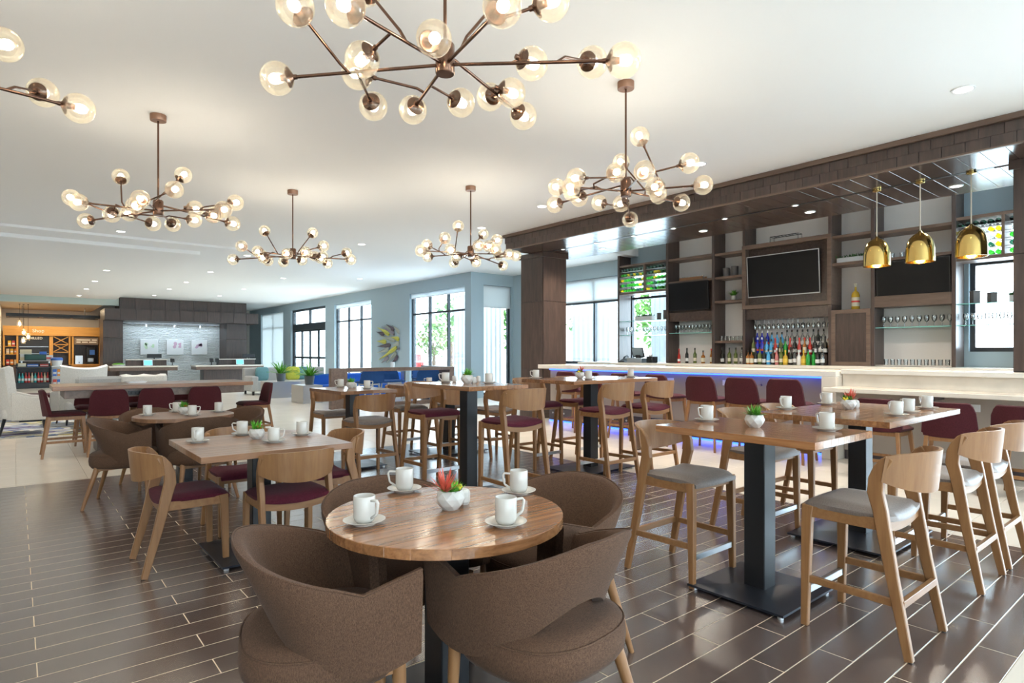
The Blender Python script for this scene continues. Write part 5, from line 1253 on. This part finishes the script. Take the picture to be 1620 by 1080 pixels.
for z in (1.40, 1.76):
    for s in (0, 1):
        q = MB(); a_, c_ = ((1.36, z), (1.92, z + .35)); p0 = Vector((a_[0] if not s else c_[0], 35.3, a_[1])); p1 = Vector((c_[0] if not s else a_[0], 35.3, c_[1])); q.at((-o[0], -o[1], 0)); q.beam([p0, p1], (.2, .03), side=(0, 1, 0)); q.build('lattice_bar', M_ORW, t)
s = bx('coffee_sign', (2.14, 35.18, 1.74), (3.08, 35.24, 2.08), mat('taupe_sign_board', (.20, .15, .12), .5), t, .003, o)
def text(body, size, loc, material, parent, name='lettering', rot=(PI / 2, 0, 0)):
    c = bpy.data.curves.new(name, 'FONT'); c.body = body; c.size = size; c.extrude = .004; c.align_x = 'CENTER'; c.align_y = 'CENTER'
    tmp = bpy.data.objects.new(name, c); COL.objects.link(tmp); dg = bpy.context.evaluated_depsgraph_get(); me = bpy.data.meshes.new_from_object(tmp.evaluated_get(dg)); bpy.data.objects.remove(tmp)
    me.transform(Matrix.Rotation(rot[0], 4, 'X')); me.materials.clear(); me.materials.append(material); return obj(name, me, parent, loc)
M_LET = mat('white_lettering', (.85, .83, .78), .5)
text('Shop', .22, (.80 - o[0], 35.19 - o[1], 2.36), M_LET, t); text('CHILLED', .15, (.66 - o[0], 35.20 - o[1], 2.02), M_LET, t)
for (xa, xb, z) in ((2.22, 2.76, 1.965), (2.82, 3.02, 1.965), (2.22, 2.38, 1.86), (2.43, 2.66, 1.86), (2.71, 3.0, 1.86)): bx('blurred_word', (xa, 35.172, z - .025), (xb, 35.18, z + .025), M_LET, s, 0, o)
COLS = {'yellow': (.75, .50, .04), 'red': (.60, .06, .05), 'cream': (.72, .62, .42), 'orange': (.72, .25, .03), 'blue': (.05, .16, .55), 'green': (.08, .36, .12), 'white': (.76, .76, .74), 'teal': (.05, .42, .42)}
def pm(c): return mat('pack_' + c, COLS[c], .45)
def pack(x, y, z, w_, h, c, label):
    t_ = thing('snack_box', label, 'package', (x, y, z)); q = MB(); q.box((-w_ / 2, -.05, 0), (w_ / 2, .05, h)); q.build('carton', pm(c), t_, bevel=.004); q = MB(); q.box((-w_ / 2 + .01, -.052, h * .3), (w_ / 2 - .01, -.05, h * .6)); q.build('printed_panel', pm('white' if c != 'white' else 'red'), t_)
for k, (z, cs) in enumerate(((1.66, ('yellow', 'red')), (1.30, ('cream', 'yellow', 'orange')), (.81, ('red', 'orange', 'cream')))):
    for i, c in enumerate(cs): pack(-.28 + i * .14 + (.06 if len(cs) == 2 else 0), 35.45, z, .11, .24, c, '%s snack carton, %s on the %s shelf at the far left of the shop' % (c, ORD[i], ('top', 'middle', 'bottom')[k]))
def drink(x, y, z, c, label, cap='white', r=.035, h=.22):
    t_ = thing('drink_bottle', label, 'bottle', (x, y, z)); q = MB(); q.lathe([(r * .9, 0), (r, .01), (r, h * .6), (r * .45, h * .82), (r * .4, h)], 10); q.build('bottle_body', pm(c), t_, 40); q = MB(); q.lathe([(r * .48, h), (r * .48, h + .025)], 8); q.build('cap', pm(cap), t_); q = MB(); q.lathe([(r + .001, h * .2), (r + .001, h * .45)], 10, caps=False); q.build('label_wrap', pm('white'), t_)
for i, c in enumerate(('red', 'cream', 'yellow', 'white', 'yellow', 'white', 'blue', 'cream')): drink(.20 + i * .13, 35.34, 1.64, c, '%s drink bottle, %s on the upper shelf of the chilled case' % (c, ORD[i]))
for i, c in enumerate(('green', 'blue', 'green', 'blue', 'green', 'red', 'white', 'blue')): drink(.20 + i * .13, 35.34, 1.32, c, '%s drink bottle, %s on the lower shelf of the chilled case' % (c, ORD[i]))
t = thing('coffee_machine', 'tall black coffee machine with blue panel in the shop niche', 'coffee machine', (2.78, 35.3, .81)); q = MB(); q.box((-.16, -.15, 0), (.16, .2, .10)); q.box((-.16, .05, .10), (.16, .2, .42)); q.box((-.17, -.15, .42), (.17, .2, .80)); q.build('machine_body', M_BLACK, t, bevel=.008); q = MB(); q.box((-.05, -.155, .45), (.15, -.15, .68)); q.build('front_panel', pm('blue'), t); q = MB(); q.box((-.12, -.12, .10), (.12, .04, .30)); q.build('steel_carafe', M_CHROME, t, bevel=.02)
t = thing('hot_water_urn', 'square steel urn left of the coffee machine', 'urn', (2.32, 35.3, .81)); q = MB(); q.box((-.15, -.12, 0), (.15, .12, .42)); q.build('urn_body', M_CHROME, t, bevel=.01); q = MB(); q.tube([(0, -.12, .1), (0, -.17, .1), (0, -.18, .06)], .015, 8); q.build('tap', M_BLACK, t)
# open cooler island in front of the shop
o = (.55, 29.5, 0)
t = thing('open_cooler', 'black open cooler island filled with drinks before the shop', 'cooler', o)
bx('cooler_base', (0, 29.25, 0), (1.06, 30.1, .22), M_BLACK, t, .004, o); bx('cooler_back', (0, 29.9, .22), (1.06, 30.1, .95), M_BLACK, t, .004, o); bx('cooler_side', (0, 29.25, .22), (.04, 29.9, .80), M_BLACK, t, .004, o); bx('cooler_side', (1.02, 29.25, .22), (1.06, 29.9, .80), M_BLACK, t, .004, o); bx('cooler_top', (0, 29.25, .76), (1.06, 29.9, .82), M_BLACK, t, .004, o); bx('upper_shelf', (.1, 29.6, 1.03), (1.15, 30.1, 1.06), M_WHITE, t, .003, o); bx('shelf_post', (.15, 30.0, .82), (.2, 30.05, 1.03), M_CHROME, t, 0, o); bx('shelf_post', (1.0, 30.0, .82), (1.05, 30.05, 1.03), M_CHROME, t, 0, o)
for i, c in enumerate(('teal', 'teal', 'red', 'red', 'cream', 'teal', 'red', 'red', 'cream', 'red')):
    drink(.10 + i * .095, 29.38, .22, c, '%s bottle, %s in the front row of the open cooler' % (c, ORD[i]), 'red', .04, .36)
for i, (c, x, y, z, w_, h) in enumerate((('blue', .50, 29.5, .82, .34, .10), ('red', .85, 29.55, .82, .26, .10), ('cream', .18, 29.5, .82, .24, .14), ('cream', .30, 29.8, 1.06, .35, .42), ('green', .52, 29.75, 1.06, .30, .18), ('blue', .82, 29.8, 1.06, .22, .34), ('white', 1.02, 29.8, 1.06, .22, .20))):
    pack(x, y, z, w_, h, c, '%s snack packet, %s piece displayed on the open cooler' % (c, ORD[i]))
t = thing('chalk_board', 'green chalkboard menu standing on the open cooler', 'sign', (.58, 29.45, 1.06)); q = MB(); q.at((0, 0, 0), 0, R(-15)); q.box((-.33, -.012, 0), (.33, .012, .24)); q.build('board_frame', M_BLACK, t, bevel=.003); q = MB(); q.at((0, -.003, 0), 0, R(-15)); q.box((-.31, -.013, .02), (.31, -.0105, .22)); q.build('board_face', mat('chalk_green', (.03, .09, .08), .7), t)
o = (1.22, 29.6, 0)
t = thing('snack_stand', 'white snack stand right of the open cooler', 'display stand', o); bx('stand_body', (1.09, 29.3, 0), (1.38, 29.9, .06), M_WHITE, t, .003, o); bx('stand_back', (1.09, 29.85, .06), (1.38, 29.9, .82), M_WHITE, t, .003, o); bx('stand_shelf', (1.09, 29.3, .42), (1.38, 29.85, .45), M_WHITE, t, .002, o); bx('stand_top', (1.07, 29.28, .80), (1.40, 29.9, .84), M_WHITE, t, .002, o)
for i, (c, z) in enumerate((('blue', .45), ('orange', .45), ('red', .06), ('blue', .06))): pack(1.17 + .14 * (i % 2), 29.45, z, .12, .26, c, '%s snack bag, %s in the white snack stand' % (c, ORD[i]))
t = thing('ice_bucket', 'white bucket printed in black with bright blue lid on the snack stand', 'bucket', (1.24, 29.55, .84)); q = MB(); q.lathe([(.15, 0), (.19, .22)], 20); q.build('bucket', M_WHITE, t, 40); q = MB(); q.lathe([(.20, .22), (.19, .30), (.15, .33)], 20); q.build('blue_lid', pm('blue'), t, 40)
# pendant cluster and dark frame
o = (1.3, 33.2, 3.0)
t = thing('hanging_frame', 'dark timber frame hanging under the shop ceiling', 'ceiling frame', o); bx('long_beam', (-.32, 32.7, 2.88), (2.95, 32.8, 3.02), M_BLACK, t, .003, o); bx('long_beam', (-.32, 33.9, 2.88), (2.95, 34.0, 3.02), M_BLACK, t, .003, o)
for x in (-.3, .8, 1.9, 2.85): bx('cross_beam', (x, 32.8, 2.90), (x + .09, 33.9, 3.0), M_DWOOD, t, .003, o)
for x in (.2, 2.4): bx('hanger', (x, 33.3, 3.0), (x + .02, 33.32, 3.38), M_BLACK, t, 0, o)
M_PB = glow('shop_pendant_bulb', (1, .80, .55), 18)
for i, (x, z) in enumerate(((.12, 2.55), (.26, 2.2), (.40, 2.02), (.24, 1.86))):
    t = thing('glass_pendant', 'clear glass shop pendant lamp, %s from the top of the cluster' % ORD[i], 'pendant lamp', (x, 32.3, z))
    q = MB(); q.tube([(0, 0, .14), (0, 0, 3.375 - z)], .006, 6); q.build('cord', M_BLACK, t); q = MB(); q.lathe([(.03, .15), (.075, .10), (.085, -.05), (.06, -.14)], 14, caps=False); q.build('glass_shade', M_GLOBE, t, 50); q = MB(); q.sphere((0, 0, 0), .045, 10, 8, 1, 1, 1.6); q.build('bulb', M_PB, t, 60)
    q = MB(); q.lathe([(.03, 3.36 - z), (.03, 3.379 - z)], 10); q.build('ceiling_rose', M_BLACK, t)

# ================================================================== OUTDOORS
b = MB(); b.box((12.3, -40, -.2), (120, 90, -.13)); struct(b.build('ground', mat('pale_concrete', (.50, .49, .46), .8, mottled=.1, mscale=.5)))
b = MB(); b.box((-60, -60, -.2), (12.3, -5.3, -.13)); struct(b.build('ground_behind', MATS['pale_concrete']))
M_CROWN = mat('tree_foliage', (.12, .30, .06), .7, mottled=.5, mscale=2.5); M_BARK = mat('tree_bark', (.14, .09, .06), .9)
def tree(x, y, h, label, seed):
    t = thing('tree', label, 'tree', (x, y, -.13)); rnd = random.Random(seed)
    q = MB(); q.tube([(0, 0, 0), (.05, .02, h * .35), (0, .05, h * .6)], [.12, .09, .05], 8); q.build('trunk', M_BARK, t, 60)
    q = MB()
    for i in range(420):
        a, e = rnd.uniform(0, 6.28), rnd.uniform(-1, 1); rr = h * .27 * rnd.uniform(.5, 1.05); c = Vector((rr * math.cos(a) * math.sqrt(1 - e * e), rr * math.sin(a) * math.sqrt(1 - e * e), h * .66 + rr * e * 1.15))
        dd = (rnd.uniform(-1, 1), rnd.uniform(-1, 1), rnd.uniform(-.6, .8)); leaf_mesh(q, c, dd, h * .085, h * .045)
    q.build('crown', M_CROWN, t)
for i, (x, y, h) in enumerate(((19, 24, 4.2), (24, 36, 5.5), (17.2, 27.5, 3.4), (22, 16.5, 4.6), (26, 24.5, 4.4), (30, 9, 5.2), (28, 4, 4.0), (33, 14, 5))):
    tree(x, y, h, ('young tree outside the narrow window', 'tree beyond the sliding door', 'small tree outside the window left of the sculpture', 'tree outside the bar-side window', 'roadside tree beyond the bar window', 'tall tree past the right wine rack', 'bushy tree past the right window bay', 'distant tree beyond the bar')[i], i + 11)
M_SLAT = mat('pale_metal_slat', (.46, .50, .54), .5, .3)
def screen(x, y0, y1, z1, n, label):
    oo = (x, (y0 + y1) / 2, -.13); t = thing('slat_screen', label, 'screen', oo)
    for i in range(n):
        y = y0 + (y1 - y0) * (i + .5) / n; bx('slat', (x - .06, y - .055, -.13), (x + .06, y + .055, z1), M_SLAT, t, 0, (oo[0], oo[1], oo[2]))
    bx('head_rail', (x - .07, y0, z1), (x + .07, y1, z1 + .15), M_SLAT, t, 0, oo)
screen(13.6, 17.0, 20.2, 3.6, 12, 'pale vertical slat screen outside the big window'); screen(14.2, 12.4, 14.1, 3.6, 8, 'pale vertical slat screen outside the window beside the column'); screen(14.2, 9.4, 10.9, 3.3, 9, 'pale vertical slat screen behind the left glass shelves')
screen(13.2, 25.2, 26.4, 3.4, 3, 'pale porch posts outside the sliding door')
M_CARR = mat('red_car_paint', (.5, .03, .03), .25); M_CARW = mat('white_car_paint', (.7, .7, .7), .25)
def car(x, y, m_, label, rz=0.):
    t = thing('car', label, 'car', (x, y, -.13), rz)
    pr_ = [(-2.1, .35), (-2.1, .75), (-1.2, .9), (-.6, 1.38), (.9, 1.38), (1.5, .92), (2.1, .85), (2.15, .35)]
    q = MB(); q.loft([[(px, s * .85, pz) for px, pz in pr_] for s in (-1, 1)]); q.build('car_body', m_, t, bevel=.06, seg=2, smooth=40)
    q = MB(); q.loft([[(px, s * .86, pz) for px, pz in ((-.95, .95), (-.5, 1.30), (.85, 1.30), (1.2, .95))] for s in (-1, 1)]); q.build('side_windows', M_TV, t)
    for wx in (-1.35, 1.35):
        for s in (-1, 1): q = MB(); q.at((wx, s * .80, .32), 0, R(90)); q.lathe([(.32, -.1), (.32, .1), (.2, .11)], 16); q.build('wheel', M_BLACK, t, 40)
car(20.5, 20.6, M_CARW, 'white car parked outside the narrow window', .4); car(24, 42, M_CARR, 'red car parked outside the sliding door', 1.2); car(26, 12.5, M_CARW, 'white car parked beyond the bar window', 1.4); car(27, 6.2, mat('grey_car_paint', (.2, .22, .25), .25), 'grey car parked beyond the right window bay', 1.5)
